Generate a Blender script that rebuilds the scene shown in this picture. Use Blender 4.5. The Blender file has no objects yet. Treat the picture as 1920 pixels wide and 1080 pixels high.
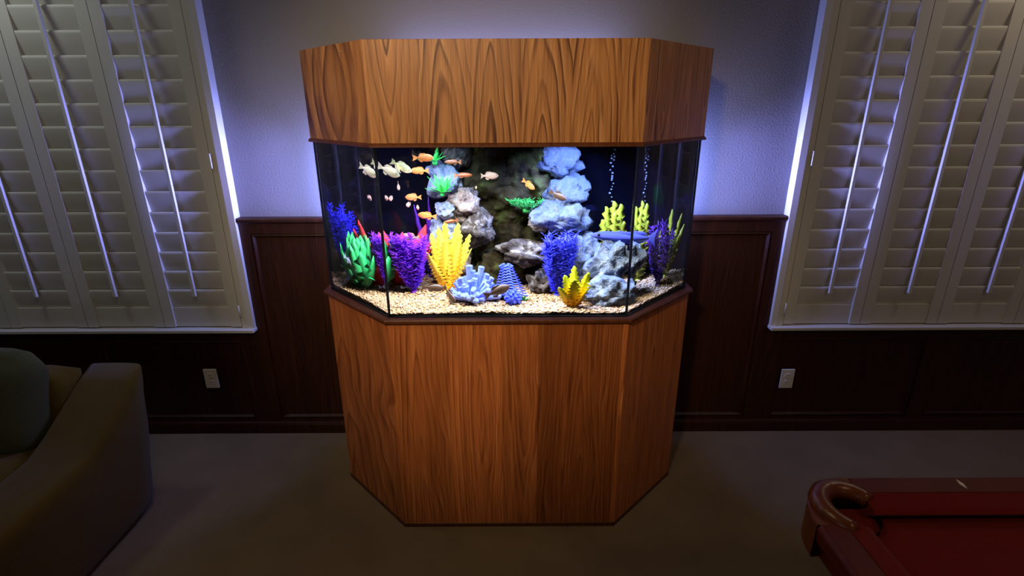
import bpy, bmesh, math, random
from mathutils import Vector, Matrix, noise, Euler

random.seed(7)
S = bpy.context.scene
COL = S.collection

# ------------------------------------------------------------------ camera
cam = bpy.data.cameras.new('camera')
cam.sensor_width = 36.0
cam.lens = 36.0 * 977.0 / 1920.0
cam.clip_start = 0.02
camo = bpy.data.objects.new('camera', cam)
COL.objects.link(camo)
PITCH, ROLL = 0.3363, 0.0047
c_, s_ = math.cos(PITCH), math.sin(PITCH)
R0, U0, F0 = Vector((1, 0, 0)), Vector((0, s_, c_)), Vector((0, c_, -s_))
Rv = math.cos(ROLL) * R0 - math.sin(ROLL) * U0
Uv = math.sin(ROLL) * R0 + math.cos(ROLL) * U0
M = Matrix((Rv, Uv, -F0)).transposed().to_4x4()
M.translation = Vector((-0.0015, -2.591, 1.762))
camo.matrix_world = M
S.camera = camo

# ------------------------------------------------------------------ world, exposure
w = bpy.data.worlds.new('night_room')
S.world = w
w.use_nodes = True
bg = w.node_tree.nodes['Background']
bg.inputs[0].default_value = (0.5, 0.42, 0.32, 1)
bg.inputs[1].default_value = 0.012
S.view_settings.view_transform = 'Standard'
S.view_settings.look = 'None'
S.view_settings.gamma = 1.0
S.view_settings.use_curve_mapping = False
S.view_settings.exposure = 0.0
S.cycles.caustics_refractive = False
S.cycles.caustics_reflective = False
S.cycles.sample_clamp_indirect = 3.0
S.cycles.max_bounces = 14
S.cycles.transmission_bounces = 12
S.cycles.transparent_max_bounces = 12


def area(name, loc, target, sx, sy, power, col, spread=180.0):
    l = bpy.data.lights.new(name, 'AREA')
    l.shape = 'RECTANGLE'
    l.size, l.size_y = sx, sy
    l.energy = power
    l.color = col
    l.spread = math.radians(spread)
    o = bpy.data.objects.new(name, l)
    COL.objects.link(o)
    o.location = loc
    d = Vector(target) - Vector(loc)
    o.rotation_euler = d.to_track_quat('-Z', 'Y').to_euler()
    return o


def spot(name, loc, target, power, col, angle, blend, radius):
    l = bpy.data.lights.new(name, 'SPOT')
    l.energy = power
    l.color = col
    l.spot_size = math.radians(angle)
    l.spot_blend = blend
    l.shadow_soft_size = radius
    o = bpy.data.objects.new(name, l)
    COL.objects.link(o)
    o.location = loc
    o.rotation_euler = (Vector(target) - Vector(loc)).to_track_quat('-Z', 'Y').to_euler()
    return o


# recessed ceiling lamps of the room (dimmed, warm); the one nearest the aquarium is a swivel spot aimed at it
spot('ceiling_lamp_light', (-0.66, -3.05, 2.66), (-0.26, -0.75, 1.56), 174, (1.0, 0.76, 0.48), 52, 0.85, 0.10)
area('ceiling_lamp_light', (-2.35, -0.46, 2.70), (-2.35, -0.46, 0.0), 0.24, 0.24, 3.3, (0.90, 1.0, 0.95))
area('ceiling_lamp_light', (1.9, -2.7, 2.70), (1.5, -1.2, 0.0), 0.3, 0.3, 4.4, (1.0, 0.72, 0.38))
area('ceiling_lamp_light', (2.45, -0.46, 2.70), (2.45, -0.46, 0.0), 0.24, 0.24, 2.7, (1.0, 0.86, 0.62))
area('ceiling_lamp_light', (-0.6, -1.75, 2.70), (-0.6, -1.6, 0.0), 0.3, 0.3, 4.6, (1.0, 0.78, 0.46))
# unseen soft fill lights added behind the camera to light the shutters evenly
area('fill_light', (-2.6, -5.6, 1.7), (-2.0, 0.0, 1.3), 1.6, 2.2, 5.8, (0.74, 0.95, 1.0))
area('fill_light', (2.6, -5.6, 1.7), (2.0, 0.0, 1.3), 1.6, 2.2, 3.0, (1.0, 0.62, 0.34))
# blue LED tape on the back of the aquarium (faces the wall and out to both sides)
for sx in (-1, 1):
    area('led_tape_light', (sx * 0.75 - 0.018, -0.105, 1.40), (sx * 2.0, -0.405, 1.40), 0.02, 0.42, 9.0, (0.24, 0.31, 1.0))
    area('led_tape_light', (sx * 0.755 - 0.018, -0.112, 1.45), (sx * 2.4, -0.125, 1.45), 0.02, 0.42, 3.0, (0.24, 0.26, 1.0), 48)
area('led_tape_light', (-0.018, -0.1, 1.93), (-0.018, 0.1, 2.4), 1.0, 0.02, 2.2, (0.34, 0.40, 1.0))
# aquarium lamps, under water level inside the hood
area('aquarium_lamp_light', (-0.30, -0.64, 1.648), (-0.30, -0.66, 1.0), 0.34, 0.06, 19.0, (0.86, 0.92, 1.0), 140)
area('aquarium_lamp_light', (0.14, -0.67, 1.648), (0.14, -0.68, 1.0), 0.50, 0.06, 17.0, (0.80, 0.90, 1.0), 130)
area('aquarium_lamp_light', (0.25, -0.48, 1.648), (0.24, -0.34, 1.2), 0.18, 0.05, 34, (0.22, 0.36, 1.0), 120)
area('aquarium_lamp_light', (-0.28, -0.46, 1.648), (-0.28, -0.34, 1.0), 0.16, 0.05, 6, (0.36, 0.60, 1.0), 120)
area('aquarium_lamp_light', (-0.55, -0.40, 1.648), (-0.55, -0.42, 1.0), 0.16, 0.05, 6.0, (0.55, 0.55, 1.0))


# ------------------------------------------------------------------ materials
def lin(r, g, b):
    f = lambda v: (v / 255 / 12.92) if v / 255 <= 0.04045 else ((v / 255 + 0.055) / 1.055) ** 2.4
    return (f(r), f(g), f(b), 1)


def mat(name, col, rough=0.6, spec=0.4, noise_amt=0.0, noise_scale=20.0, col2=None, bump=0.0, bump_scale=80.0,
        metallic=0.0, transmission=0.0, ior=1.45, sheen=0.0, coat=0.0, subs=0.0):
    m = bpy.data.materials.new(name)
    m.use_nodes = True
    nt = m.node_tree
    b = nt.nodes['Principled BSDF']
    b.inputs['Base Color'].default_value = col
    b.inputs['Roughness'].default_value = rough
    b.inputs['Specular IOR Level'].default_value = spec
    b.inputs['Metallic'].default_value = metallic
    b.inputs['Transmission Weight'].default_value = transmission
    b.inputs['IOR'].default_value = ior
    b.inputs['Sheen Weight'].default_value = sheen
    b.inputs['Coat Weight'].default_value = coat
    if subs:
        b.inputs['Subsurface Weight'].default_value = subs
        b.inputs['Subsurface Radius'].default_value = (0.01, 0.01, 0.01)
    tc = nt.nodes.new('ShaderNodeTexCoord')
    if col2 is not None:
        n = nt.nodes.new('ShaderNodeTexNoise')
        n.inputs['Scale'].default_value = noise_scale
        n.inputs['Detail'].default_value = 5
        nt.links.new(tc.outputs['Object'], n.inputs['Vector'])
        r = nt.nodes.new('ShaderNodeValToRGB')
        r.color_ramp.elements[0].position = 0.5 - noise_amt
        r.color_ramp.elements[1].position = 0.5 + noise_amt
        r.color_ramp.elements[0].color = col
        r.color_ramp.elements[1].color = col2
        nt.links.new(n.outputs['Fac'], r.inputs['Fac'])
        nt.links.new(r.outputs['Color'], b.inputs['Base Color'])
    if bump:
        n2 = nt.nodes.new('ShaderNodeTexNoise')
        n2.inputs['Scale'].default_value = bump_scale
        n2.inputs['Detail'].default_value = 4
        nt.links.new(tc.outputs['Object'], n2.inputs['Vector'])
        bp = nt.nodes.new('ShaderNodeBump')
        bp.inputs['Strength'].default_value = bump
        bp.inputs['Distance'].default_value = 0.01
        nt.links.new(n2.outputs['Fac'], bp.inputs['Height'])
        nt.links.new(bp.outputs['Normal'], b.inputs['Normal'])
    return m


def oak(name, dark, mid, light, rings=45.0, zk=0.2, plank=0.19, seed=0.0, rough=0.42, line=0.8, vary=0.1, warp=0.012, zmid=0.5, zvar=0.6, grain=0.8, dark_band=None):
    """plain-sliced oak veneer: every strip shows growth rings cut along the trunk (nested tall ellipses), plus fine pores"""
    m = bpy.data.materials.new(name)
    m.use_nodes = True
    nt = m.node_tree
    L = nt.links.new
    N = nt.nodes.new
    b = nt.nodes['Principled BSDF']
    b.inputs['Roughness'].default_value = rough
    b.inputs['Specular IOR Level'].default_value = 0.3

    def math_(op, a, c=None, d=None):
        n_ = N('ShaderNodeMath'); n_.operation = op
        for k_, v_ in enumerate((a, c, d)):
            if v_ is None: continue
            if isinstance(v_, (int, float)): n_.inputs[k_].default_value = v_
            else: L(v_, n_.inputs[k_])
        return n_.outputs[0]

    tc = N('ShaderNodeTexCoord')
    sep = N('ShaderNodeSeparateXYZ')
    L(tc.outputs['Object'], sep.inputs[0])
    # distance along the face: x plus a share of y works for the front and for both mitred sides
    ax = math_('MULTIPLY_ADD', sep.outputs['Y'], 0.61, sep.outputs['X'])
    z = sep.outputs['Z']
    # stretched noise that makes the rings wander
    cw = N('ShaderNodeCombineXYZ')
    L(math_('MULTIPLY', ax, 9.0), cw.inputs[0]); L(math_('MULTIPLY', z, 2.6), cw.inputs[1]); cw.inputs[2].default_value = seed
    nw = N('ShaderNodeTexNoise'); nw.inputs['Scale'].default_value = 1.0; nw.inputs['Detail'].default_value = 2.0
    L(cw.outputs[0], nw.inputs['Vector'])
    wob = math_('MULTIPLY_ADD', nw.outputs['Fac'], warp * 2, -warp)
    q = math_('MULTIPLY_ADD', ax, 1.0 / plank, 40.3 + seed)
    cell = math_('FLOOR', q)
    wn = N('ShaderNodeTexWhiteNoise'); wn.noise_dimensions = '1D'; L(cell, wn.inputs['W'])
    wn2 = N('ShaderNodeTexWhiteNoise'); wn2.noise_dimensions = '1D'; L(math_('ADD', cell, 17.37), wn2.inputs['W'])
    u = math_('MULTIPLY', math_('SUBTRACT', math_('SUBTRACT', q, cell), math_('MULTIPLY_ADD', wn2.outputs['Value'], 0.3, 0.35)), plank)
    u = math_('ADD', u, wob)
    zc = math_('SUBTRACT', z, math_('MULTIPLY_ADD', wn.outputs['Value'], zvar * 2, zmid - zvar))
    zz = math_('MULTIPLY', zc, zk)
    pw = 1.45
    r = math_('POWER', math_('ADD', math_('POWER', math_('ABSOLUTE', u), pw), math_('POWER', math_('ABSOLUTE', zz), pw)), 1.0 / pw)
    cj = N('ShaderNodeCombineXYZ')
    L(math_('MULTIPLY', r, 38.0), cj.inputs[0]); L(cell, cj.inputs[1])
    nj = N('ShaderNodeTexNoise'); nj.inputs['Scale'].default_value = 1.0; nj.inputs['Detail'].default_value = 1.0
    L(cj.outputs[0], nj.inputs['Vector'])
    fr = math_('FRACT', math_('ADD', math_('MULTIPLY', math_('ADD', r, math_('MULTIPLY', wob, 0.6)), rings), math_('MULTIPLY', nj.outputs['Fac'], 2.2)))
    ramp = N('ShaderNodeValToRGB')
    e = ramp.color_ramp.elements
    dk = tuple(dark[k_] * line + mid[k_] * (1 - line) for k_ in range(3)) + (1,)
    e[0].position = 0.0; e[0].color = light
    e[1].position = 1.0; e[1].color = light
    a = e.new(0.40); a.color = mid
    a = e.new(0.66); a.color = tuple(mid[k_] * 0.8 + dk[k_] * 0.2 for k_ in range(3)) + (1,)
    a = e.new(0.80); a.color = dk
    a = e.new(0.90); a.color = dk
    L(fr, ramp.inputs['Fac'])
    # pores
    c2 = N('ShaderNodeCombineXYZ')
    L(math_('MULTIPLY', ax, 190.0), c2.inputs[0]); L(math_('MULTIPLY', z, 5.0), c2.inputs[1])
    n2 = N('ShaderNodeTexNoise'); n2.inputs['Scale'].default_value = 1.0; n2.inputs['Detail'].default_value = 3
    L(c2.outputs[0], n2.inputs['Vector'])
    r2 = N('ShaderNodeValToRGB')
    r2.color_ramp.elements[0].position = 0.32; r2.color_ramp.elements[0].color = (0.60, 0.52, 0.46, 1)
    r2.color_ramp.elements[1].position = 0.6; r2.color_ramp.elements[1].color = (1, 1, 1, 1)
    L(n2.outputs['Fac'], r2.inputs['Fac'])
    # broad tone changes along the strip
    c3 = N('ShaderNodeCombineXYZ')
    L(math_('MULTIPLY', ax, 26.0), c3.inputs[0]); L(math_('MULTIPLY', z, 1.2), c3.inputs[1]); c3.inputs[2].default_value = seed + 3
    n3 = N('ShaderNodeTexNoise'); n3.inputs['Scale'].default_value = 1.0; n3.inputs['Detail'].default_value = 2
    L(c3.outputs[0], n3.inputs['Vector'])
    r3 = N('ShaderNodeValToRGB')
    r3.color_ramp.elements[0].position = 0.3; r3.color_ramp.elements[0].color = (0.74, 0.70, 0.66, 1)
    r3.color_ramp.elements[1].position = 0.65; r3.color_ramp.elements[1].color = (1, 1, 1, 1)
    L(n3.outputs['Fac'], r3.inputs['Fac'])
    # the rings fade in and out
    cf = N('ShaderNodeCombineXYZ')
    L(math_('MULTIPLY', ax, 14.0), cf.inputs[0]); L(math_('MULTIPLY', z, 4.0), cf.inputs[1]); cf.inputs[2].default_value = seed + 8
    nf = N('ShaderNodeTexNoise'); nf.inputs['Scale'].default_value = 1.0; nf.inputs['Detail'].default_value = 2.0
    L(cf.outputs[0], nf.inputs['Vector'])
    mf = N('ShaderNodeMapRange'); mf.inputs['From Min'].default_value = 0.35; mf.inputs['From Max'].default_value = 0.62
    mf.inputs['To Min'].default_value = 0.25; mf.inputs['To Max'].default_value = 1.0
    L(nf.outputs['Fac'], mf.inputs['Value'])
    fx = N('ShaderNodeMix'); fx.data_type = 'RGBA'; L(mf.outputs[0], fx.inputs[0])
    fx.inputs[6].default_value = mid; L(ramp.outputs['Color'], fx.inputs[7])
    out = fx.outputs[2]
    for src, fac in ((r2.outputs['Color'], grain), (r3.outputs['Color'], 0.9)):
        mul = N('ShaderNodeMix'); mul.data_type = 'RGBA'; mul.blend_type = 'MULTIPLY'; mul.inputs[0].default_value = fac
        L(out, mul.inputs[6]); L(src, mul.inputs[7]); out = mul.outputs[2]
    mr = N('ShaderNodeMapRange'); mr.inputs['To Min'].default_value = 1 - vary; mr.inputs['To Max'].default_value = 1.0
    L(wn2.outputs['Value'], mr.inputs['Value'])
    m2 = N('ShaderNodeMix'); m2.data_type = 'RGBA'; m2.blend_type = 'MULTIPLY'; m2.inputs[0].default_value = 1.0
    L(out, m2.inputs[6]); L(mr.outputs[0], m2.inputs[7]); out = m2.outputs[2]
    if dark_band:       # one darker band between two positions along the face
        st_ = math_('MULTIPLY', math_('GREATER_THAN', ax, dark_band[0]), math_('LESS_THAN', ax, dark_band[1]))
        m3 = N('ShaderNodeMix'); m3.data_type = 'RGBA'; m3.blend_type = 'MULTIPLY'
        L(st_, m3.inputs[0]); L(out, m3.inputs[6]); m3.inputs[7].default_value = (dark_band[2], dark_band[2] * 0.95, dark_band[2] * 0.9, 1)
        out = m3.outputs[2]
    L(out, b.inputs['Base Color'])
    bp = N('ShaderNodeBump'); bp.inputs['Strength'].default_value = 0.12; bp.inputs['Distance'].default_value = 0.002
    L(n2.outputs['Fac'], bp.inputs['Height']); L(bp.outputs['Normal'], b.inputs['Normal'])
    return m


MT = {}
MT['wall'] = mat('wall_paint', lin(142, 139, 138), 0.85, 0.2, bump=0.22, bump_scale=110)
MT['ceiling'] = mat('ceiling_paint', lin(190, 186, 178), 0.9, 0.1, bump=0.2, bump_scale=60)
MT['carpet'] = mat('beige_carpet', lin(132, 112, 82), 0.95, 0.05, 0.25, 5.0, lin(148, 126, 94), bump=0.8, bump_scale=320, sheen=0.1)
MT['oak_hood'] = oak('oak_hood', lin(98, 54, 26), lin(186, 128, 76), lin(206, 150, 98), rings=44, zk=0.13, plank=0.165, seed=2.3, line=1.0, vary=0.14, zmid=1.8, zvar=0.35, warp=0.016)
MT['oak_stand'] = oak('oak_stand', lin(128, 62, 28), lin(218, 128, 70), lin(234, 146, 82), rings=52, zk=0.06, plank=0.21, seed=5.1, line=0.6, vary=0.30, zmid=0.45, zvar=0.8, warp=0.022, dark_band=(-0.36, -0.035, 0.60))
MT['oak_trim'] = oak('oak_trim', lin(60, 30, 14), lin(98, 52, 26), lin(108, 60, 32), seed=1.0, line=0.3)
MT['wain'] = oak('dark_wainscot_wood', lin(34, 14, 6), lin(64, 32, 14), lin(74, 38, 18), seed=9.0, line=0.4, rough=0.45, zk=0.1)
MT['shutter'] = mat('shutter_white', lin(214, 210, 202), 0.5, 0.35, 0.3, 3.0, lin(206, 202, 194))
MT['plate'] = mat('outlet_plastic', lin(228, 224, 218), 0.4, 0.5, 0.2, 30, lin(222, 218, 212))
MT['slot'] = mat('slot_dark', lin(30, 28, 26), 0.7, 0.2, 0.2, 30, lin(24, 22, 20))
MT['steel'] = mat('screw_steel', lin(205, 190, 165), 0.35, 0.5, 0.2, 60, lin(185, 172, 150), metallic=0.9)
MT['glass'] = mat('aquarium_glass', (0.97, 0.985, 0.98, 1), 0.0, 0.06, transmission=1.0, ior=1.12)
MT['water'] = mat('aquarium_water', (0.95, 0.975, 1.0, 1), 0.0, 0.0, transmission=1.0, ior=1.333)
MT['winglass'] = mat('window_glass', (0.9, 0.93, 0.95, 1), 0.05, 0.5, transmission=1.0, ior=1.5)
MT['silicone'] = mat('black_silicone', lin(12, 12, 14), 0.5, 0.3, 0.2, 40, lin(8, 8, 10))
MT['backpanel'] = mat('black_back_panel', lin(12, 12, 40), 0.75, 0.1, 0.3, 3, lin(9, 8, 20))
MT['sofa'] = mat('olive_sofa_fabric', lin(92, 70, 18), 0.95, 0.05, 0.3, 6, lin(78, 60, 12), bump=0.4, bump_scale=260, sheen=0.15)
MT['pillow'] = mat('green_pillow_fabric', lin(74, 74, 40), 0.95, 0.1, 0.3, 8, lin(64, 64, 32), bump=0.4, bump_scale=240, sheen=0.15)
MT['pool_wood'] = mat('pool_rail_wood', lin(100, 30, 10), 0.45, 0.25, 0.25, 6, lin(84, 22, 7))
MT['felt'] = mat('red_felt', lin(120, 26, 18), 0.95, 0.05, 0.3, 30, lin(110, 22, 15), bump=0.3, bump_scale=500, sheen=0.1)
MT['leather'] = mat('pocket_leather', lin(120, 62, 28), 0.28, 0.55, 0.25, 20, lin(98, 46, 20), bump=0.1, bump_scale=120)
MT['pearl'] = mat('sight_pearl', lin(236, 228, 214), 0.3, 0.5, 0.2, 60, lin(226, 218, 204))
MT['black'] = mat('pocket_black', lin(22, 12, 8), 0.8, 0.2, 0.2, 20, lin(14, 8, 6))
MT['rubber'] = mat('lamp_trim_white', lin(220, 216, 208), 0.5, 0.3, 0.2, 30, lin(214, 210, 202))


def rockmat(name, a, b, c, sc=14.0):
    m = bpy.data.materials.new(name)
    m.use_nodes = True
    nt = m.node_tree
    L = nt.links.new
    N = nt.nodes.new
    bs = nt.nodes['Principled BSDF']
    bs.inputs['Roughness'].default_value = 0.9
    bs.inputs['Specular IOR Level'].default_value = 0.03
    tc = N('ShaderNodeTexCoord')
    n = N('ShaderNodeTexNoise'); n.inputs['Scale'].default_value = sc; n.inputs['Detail'].default_value = 8; n.inputs['Roughness'].default_value = 0.65
    n.inputs['Distortion'].default_value = 0.8
    L(tc.outputs['Object'], n.inputs['Vector'])
    r = N('ShaderNodeValToRGB')
    e = r.color_ramp.elements
    e[0].position = 0.34; e[0].color = a
    e[1].position = 0.66; e[1].color = c
    x = e.new(0.5); x.color = b
    L(n.outputs['Fac'], r.inputs['Fac'])
    L(r.outputs['Color'], bs.inputs['Base Color'])
    n2 = N('ShaderNodeTexNoise'); n2.inputs['Scale'].default_value = sc * 4; n2.inputs['Detail'].default_value = 8
    L(tc.outputs['Object'], n2.inputs['Vector'])
    bp = N('ShaderNodeBump'); bp.inputs['Strength'].default_value = 0.9; bp.inputs['Distance'].default_value = 0.012
    L(n2.outputs['Fac'], bp.inputs['Height']); L(bp.outputs['Normal'], bs.inputs['Normal'])
    return m


MT['rock_pale'] = rockmat('pale_rock', lin(40, 44, 62), lin(112, 118, 132), lin(196, 198, 202))
MT['rock_tan'] = rockmat('tan_rock', lin(44, 34, 30), lin(100, 82, 72), lin(166, 152, 138))
MT['rock_dark'] = rockmat('dark_mossy_rock', lin(14, 10, 5), lin(36, 28, 13), lin(46, 50, 18), 11.0)
MT['rock_brown'] = rockmat('brown_grey_rock', lin(24, 18, 14), lin(56, 47, 40), lin(116, 106, 98), 16.0)
MT['gravel'] = mat('tan_gravel', lin(118, 90, 58), 0.85, 0.2, 0.18, 60, lin(150, 122, 88), bump=0.8, bump_scale=160)


def pebble_mat():
    m = bpy.data.materials.new('pebbles')
    m.use_nodes = True
    nt = m.node_tree
    b = nt.nodes['Principled BSDF']
    b.inputs['Roughness'].default_value = 0.8
    b.inputs['Specular IOR Level'].default_value = 0.2
    g = nt.nodes.new('ShaderNodeNewGeometry')
    r = nt.nodes.new('ShaderNodeValToRGB')
    r.color_ramp.interpolation = 'CONSTANT'
    e = r.color_ramp.elements
    e[0].position = 0.0; e[0].color = lin(160, 128, 88)
    e[1].position = 0.25; e[1].color = lin(142, 104, 66)
    for p, cc in ((0.45, lin(196, 170, 132)), (0.65, lin(146, 110, 72)), (0.8, lin(98, 68, 40)), (0.9, lin(186, 146, 120))):
        x = e.new(p); x.color = cc
    nt.links.new(g.outputs['Random Per Island'], r.inputs['Fac'])
    nt.links.new(r.outputs['Color'], b.inputs['Base Color'])
    return m


MT['pebble'] = pebble_mat()


def leafmat(name, base, tip, rough=0.5):
    """plastic aquarium plant: colour runs from base to tip along the object's height"""
    m = bpy.data.materials.new(name)
    m.use_nodes = True
    nt = m.node_tree
    b = nt.nodes['Principled BSDF']
    b.inputs['Roughness'].default_value = rough
    b.inputs['Specular IOR Level'].default_value = 0.3
    tc = nt.nodes.new('ShaderNodeTexCoord')
    sp = nt.nodes.new('ShaderNodeSeparateXYZ')
    nt.links.new(tc.outputs['Generated'], sp.inputs[0])
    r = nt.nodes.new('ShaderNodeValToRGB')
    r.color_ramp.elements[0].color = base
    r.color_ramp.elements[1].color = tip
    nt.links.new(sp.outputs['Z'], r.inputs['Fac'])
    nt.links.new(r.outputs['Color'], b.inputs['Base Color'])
    b.inputs['Subsurface Weight'].default_value = 0.0
    return m


MT['purple'] = leafmat('purple_plant', lin(80, 20, 235), lin(180, 70, 255))
MT['dpurple'] = leafmat('dark_purple_plant', lin(40, 12, 96), lin(70, 18, 116))
MT['blue'] = leafmat('blue_plant', lin(22, 14, 225), lin(104, 108, 255))
MT['dblue'] = leafmat('deep_blue_plant', lin(24, 20, 190), lin(44, 40, 230))
MT['yellow'] = leafmat('yellow_plant', lin(250, 170, 30), lin(240, 226, 70))
MT['lime'] = leafmat('lime_plant', lin(250, 160, 20), lin(214, 226, 40))
MT['olive'] = leafmat('yellow_green_plant', lin(92, 84, 14), lin(132, 130, 20))
MT['red'] = leafmat('red_plant', lin(150, 14, 30), lin(236, 50, 60))
MT['green'] = leafmat('green_plant', lin(8, 62, 34), lin(36, 150, 76))
MT['green2'] = leafmat('bright_green_plant', lin(30, 150, 60), lin(80, 220, 90))
MT['moss'] = leafmat('moss_green_plant', lin(14, 56, 18), lin(44, 140, 50))
MT['coral'] = leafmat('light_blue_coral', lin(80, 100, 235), lin(170, 190, 255))
MT['coral2'] = leafmat('striped_blue_anemone', lin(40, 50, 220), lin(110, 130, 250))
MT['stripe'] = mat('anemone_stripe', lin(16, 16, 60), 0.6, 0.3, 0.2, 40, lin(10, 10, 46))
MT['f_orange'] = mat('fish_orange', lin(236, 120, 50), 0.4, 0.4, 0.2, 60, lin(250, 150, 80))
MT['f_pale'] = mat('fish_pale', lin(240, 224, 160), 0.4, 0.4, 0.2, 60, lin(250, 240, 190))
MT['f_pink'] = mat('fish_pink', lin(240, 176, 150), 0.4, 0.4, 0.2, 60, lin(250, 200, 170))
MT['f_grey'] = mat('fish_grey', lin(142, 118, 100), 0.4, 0.4, 0.2, 60, lin(112, 92, 80))
MT['f_brown'] = mat('fish_brown', lin(70, 46, 28), 0.4, 0.4, 0.25, 50, lin(44, 30, 20))
MT['f_tan'] = mat('fish_tan', lin(196, 130, 70), 0.4, 0.4, 0.2, 60, lin(170, 104, 50))
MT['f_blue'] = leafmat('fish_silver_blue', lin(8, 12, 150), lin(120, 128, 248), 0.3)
MT['f_silver'] = mat('fish_silver', lin(150, 158, 176), 0.3, 0.5, 0.2, 30, lin(110, 118, 140))
MT['f_rust'] = mat('fish_rust', lin(120, 62, 26), 0.4, 0.4, 0.2, 50, lin(88, 44, 20))
MT['f_eye'] = mat('fish_eye', lin(10, 8, 8), 0.2, 0.6, 0.2, 60, lin(14, 10, 10))
MT['bubble'] = mat('air_bubble', lin(230, 226, 230), 0.15, 0.8, 0.2, 60, lin(240, 236, 240))


# ------------------------------------------------------------------ mesh helpers
class MB:
    def __init__(self):
        self.v = []; self.f = []; self.sm = []

    def add(self, vs, fs, smooth=False):
        o = len(self.v)
        self.v += [tuple(p) for p in vs]
        self.f += [tuple(i + o for i in f) for f in fs]
        self.sm += [smooth] * len(fs)

    def box(self, x0, x1, y0, y1, z0, z1, mtx=None):
        vs = [Vector((x, y, z)) for z in (z0, z1) for y in (y0, y1) for x in (x0, x1)]
        if mtx: vs = [mtx @ p for p in vs]
        self.add(vs, [(0, 2, 3, 1), (4, 5, 7, 6), (0, 1, 5, 4), (2, 6, 7, 3), (0, 4, 6, 2), (1, 3, 7, 5)])

    def prism(self, poly, z0, z1, smooth=False):
        n = len(poly)
        vs = [(x, y, z0) for x, y in poly] + [(x, y, z1) for x, y in poly]
        self.add(vs, [tuple(range(n - 1, -1, -1)), tuple(range(n, 2 * n))])
        o = len(self.v) - 2 * n
        for i in range(n):
            j = (i + 1) % n
            self.f.append((o + i, o + j, o + n + j, o + n + i)); self.sm.append(smooth)

    def tube(self, pts, rad, n=8, cap=True, smooth=True):
        pts = [Vector(p) for p in pts]
        if not hasattr(rad, '__len__'): rad = [rad] * len(pts)
        vs = []; fs = []
        up = Vector((0.13, 0.29, 1)).normalized()
        for i, p in enumerate(pts):
            d = (pts[min(i + 1, len(pts) - 1)] - pts[max(i - 1, 0)]).normalized()
            a = d.cross(up)
            if a.length < 1e-3: a = d.cross(Vector((1, 0, 0)))
            a.normalize(); b = d.cross(a)
            for k in range(n):
                t = 2 * math.pi * k / n
                vs.append(p + (a * math.cos(t) + b * math.sin(t)) * rad[i])
        for i in range(len(pts) - 1):
            for k in range(n):
                fs.append((i * n + k, (i + 1) * n + k, (i + 1) * n + (k + 1) % n, i * n + (k + 1) % n))
        if cap:
            fs.append(tuple(range(n)))
            fs.append(tuple((len(pts) - 1) * n + k for k in range(n - 1, -1, -1)))
        self.add(vs, fs, smooth)

    def mesh(self, name, m):
        me = bpy.data.meshes.new(name)
        me.from_pydata(self.v, [], self.f)
        me.polygons.foreach_set('use_smooth', self.sm)
        bm = bmesh.new(); bm.from_mesh(me)
        bmesh.ops.recalc_face_normals(bm, faces=bm.faces)
        bm.to_mesh(me); bm.free()
        me.materials.append(m)
        me.update()
        return me


def put(name, me, parent=None, loc=(0, 0, 0), rot=(0, 0, 0), scale=(1, 1, 1)):
    o = bpy.data.objects.new(name, me)
    COL.objects.link(o)
    o.location = loc; o.rotation_euler = rot; o.scale = scale
    if parent: o.parent = parent
    return o


def build(mb, name, m, parent=None, **k):
    return put(name, mb.mesh(name, m), parent, **k)


def tag(o, label=None, cat=None, group=None, kind=None):
    if label: o['label'] = label
    if cat: o['category'] = cat
    if group: o['group'] = group
    if kind: o['kind'] = kind
    return o


def thing(name, label, cat, loc=(0, 0, 0), rot=(0, 0, 0), group=None):
    o = bpy.data.objects.new(name, None)
    o.empty_display_size = 0.05
    COL.objects.link(o)
    o.location = loc; o.rotation_euler = rot
    return tag(o, label, cat, group)


def bevel(o, wdt=0.003, seg=2):
    md = o.modifiers.new('bevel', 'BEVEL'); md.width = wdt; md.segments = seg; md.limit_method = 'ANGLE'
    return o


def offset_poly(p, d):
    """offset a convex counter-clockwise polygon outwards by d"""
    n = len(p); out = []
    for i in range(n):
        a, b, c = Vector(p[i - 1]), Vector(p[i]), Vector(p[(i + 1) % n])
        e1 = (b - a).normalized(); e2 = (c - b).normalized()
        n1 = Vector((e1.y, -e1.x)); n2 = Vector((e2.y, -e2.x))
        k = (n1 + n2) / (1 + n1.dot(n2))
        q = b + k * d
        out.append((q.x, q.y))
    return out


# ------------------------------------------------------------------ setting: room shell
XL, XR, YB, ZC = -4.2, 3.9, -5.8, 2.75


def slab(name, x0, x1, y0, y1, z0, z1, m, parent=None, kind=None):
    b = MB(); b.box(x0, x1, y0, y1, z0, z1)
    o = build(b, name, m, parent)
    if kind: o['kind'] = kind
    return o


slab('floor', XL - .1, XR + .1, YB - .1, 0.1, -0.1, 0.0, MT['carpet'], kind='structure')
slab('ceiling', XL - .1, XR + .1, YB - .1, 0.1, ZC, ZC + 0.1, MT['ceiling'], kind='structure')
slab('wall_back', XL, XR, 0.0, 0.1, 0, ZC, MT['wall'], kind='structure')
slab('wall_left', XL - .1, XL, YB, 0.1, 0, ZC, MT['wall'], kind='structure')
slab('wall_right', XR, XR + .1, YB, 0.1, 0, ZC, MT['wall'], kind='structure')
slab('wall_front', XL, XR, YB - .1, YB, 0, ZC, MT['wall'], kind='structure')

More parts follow.
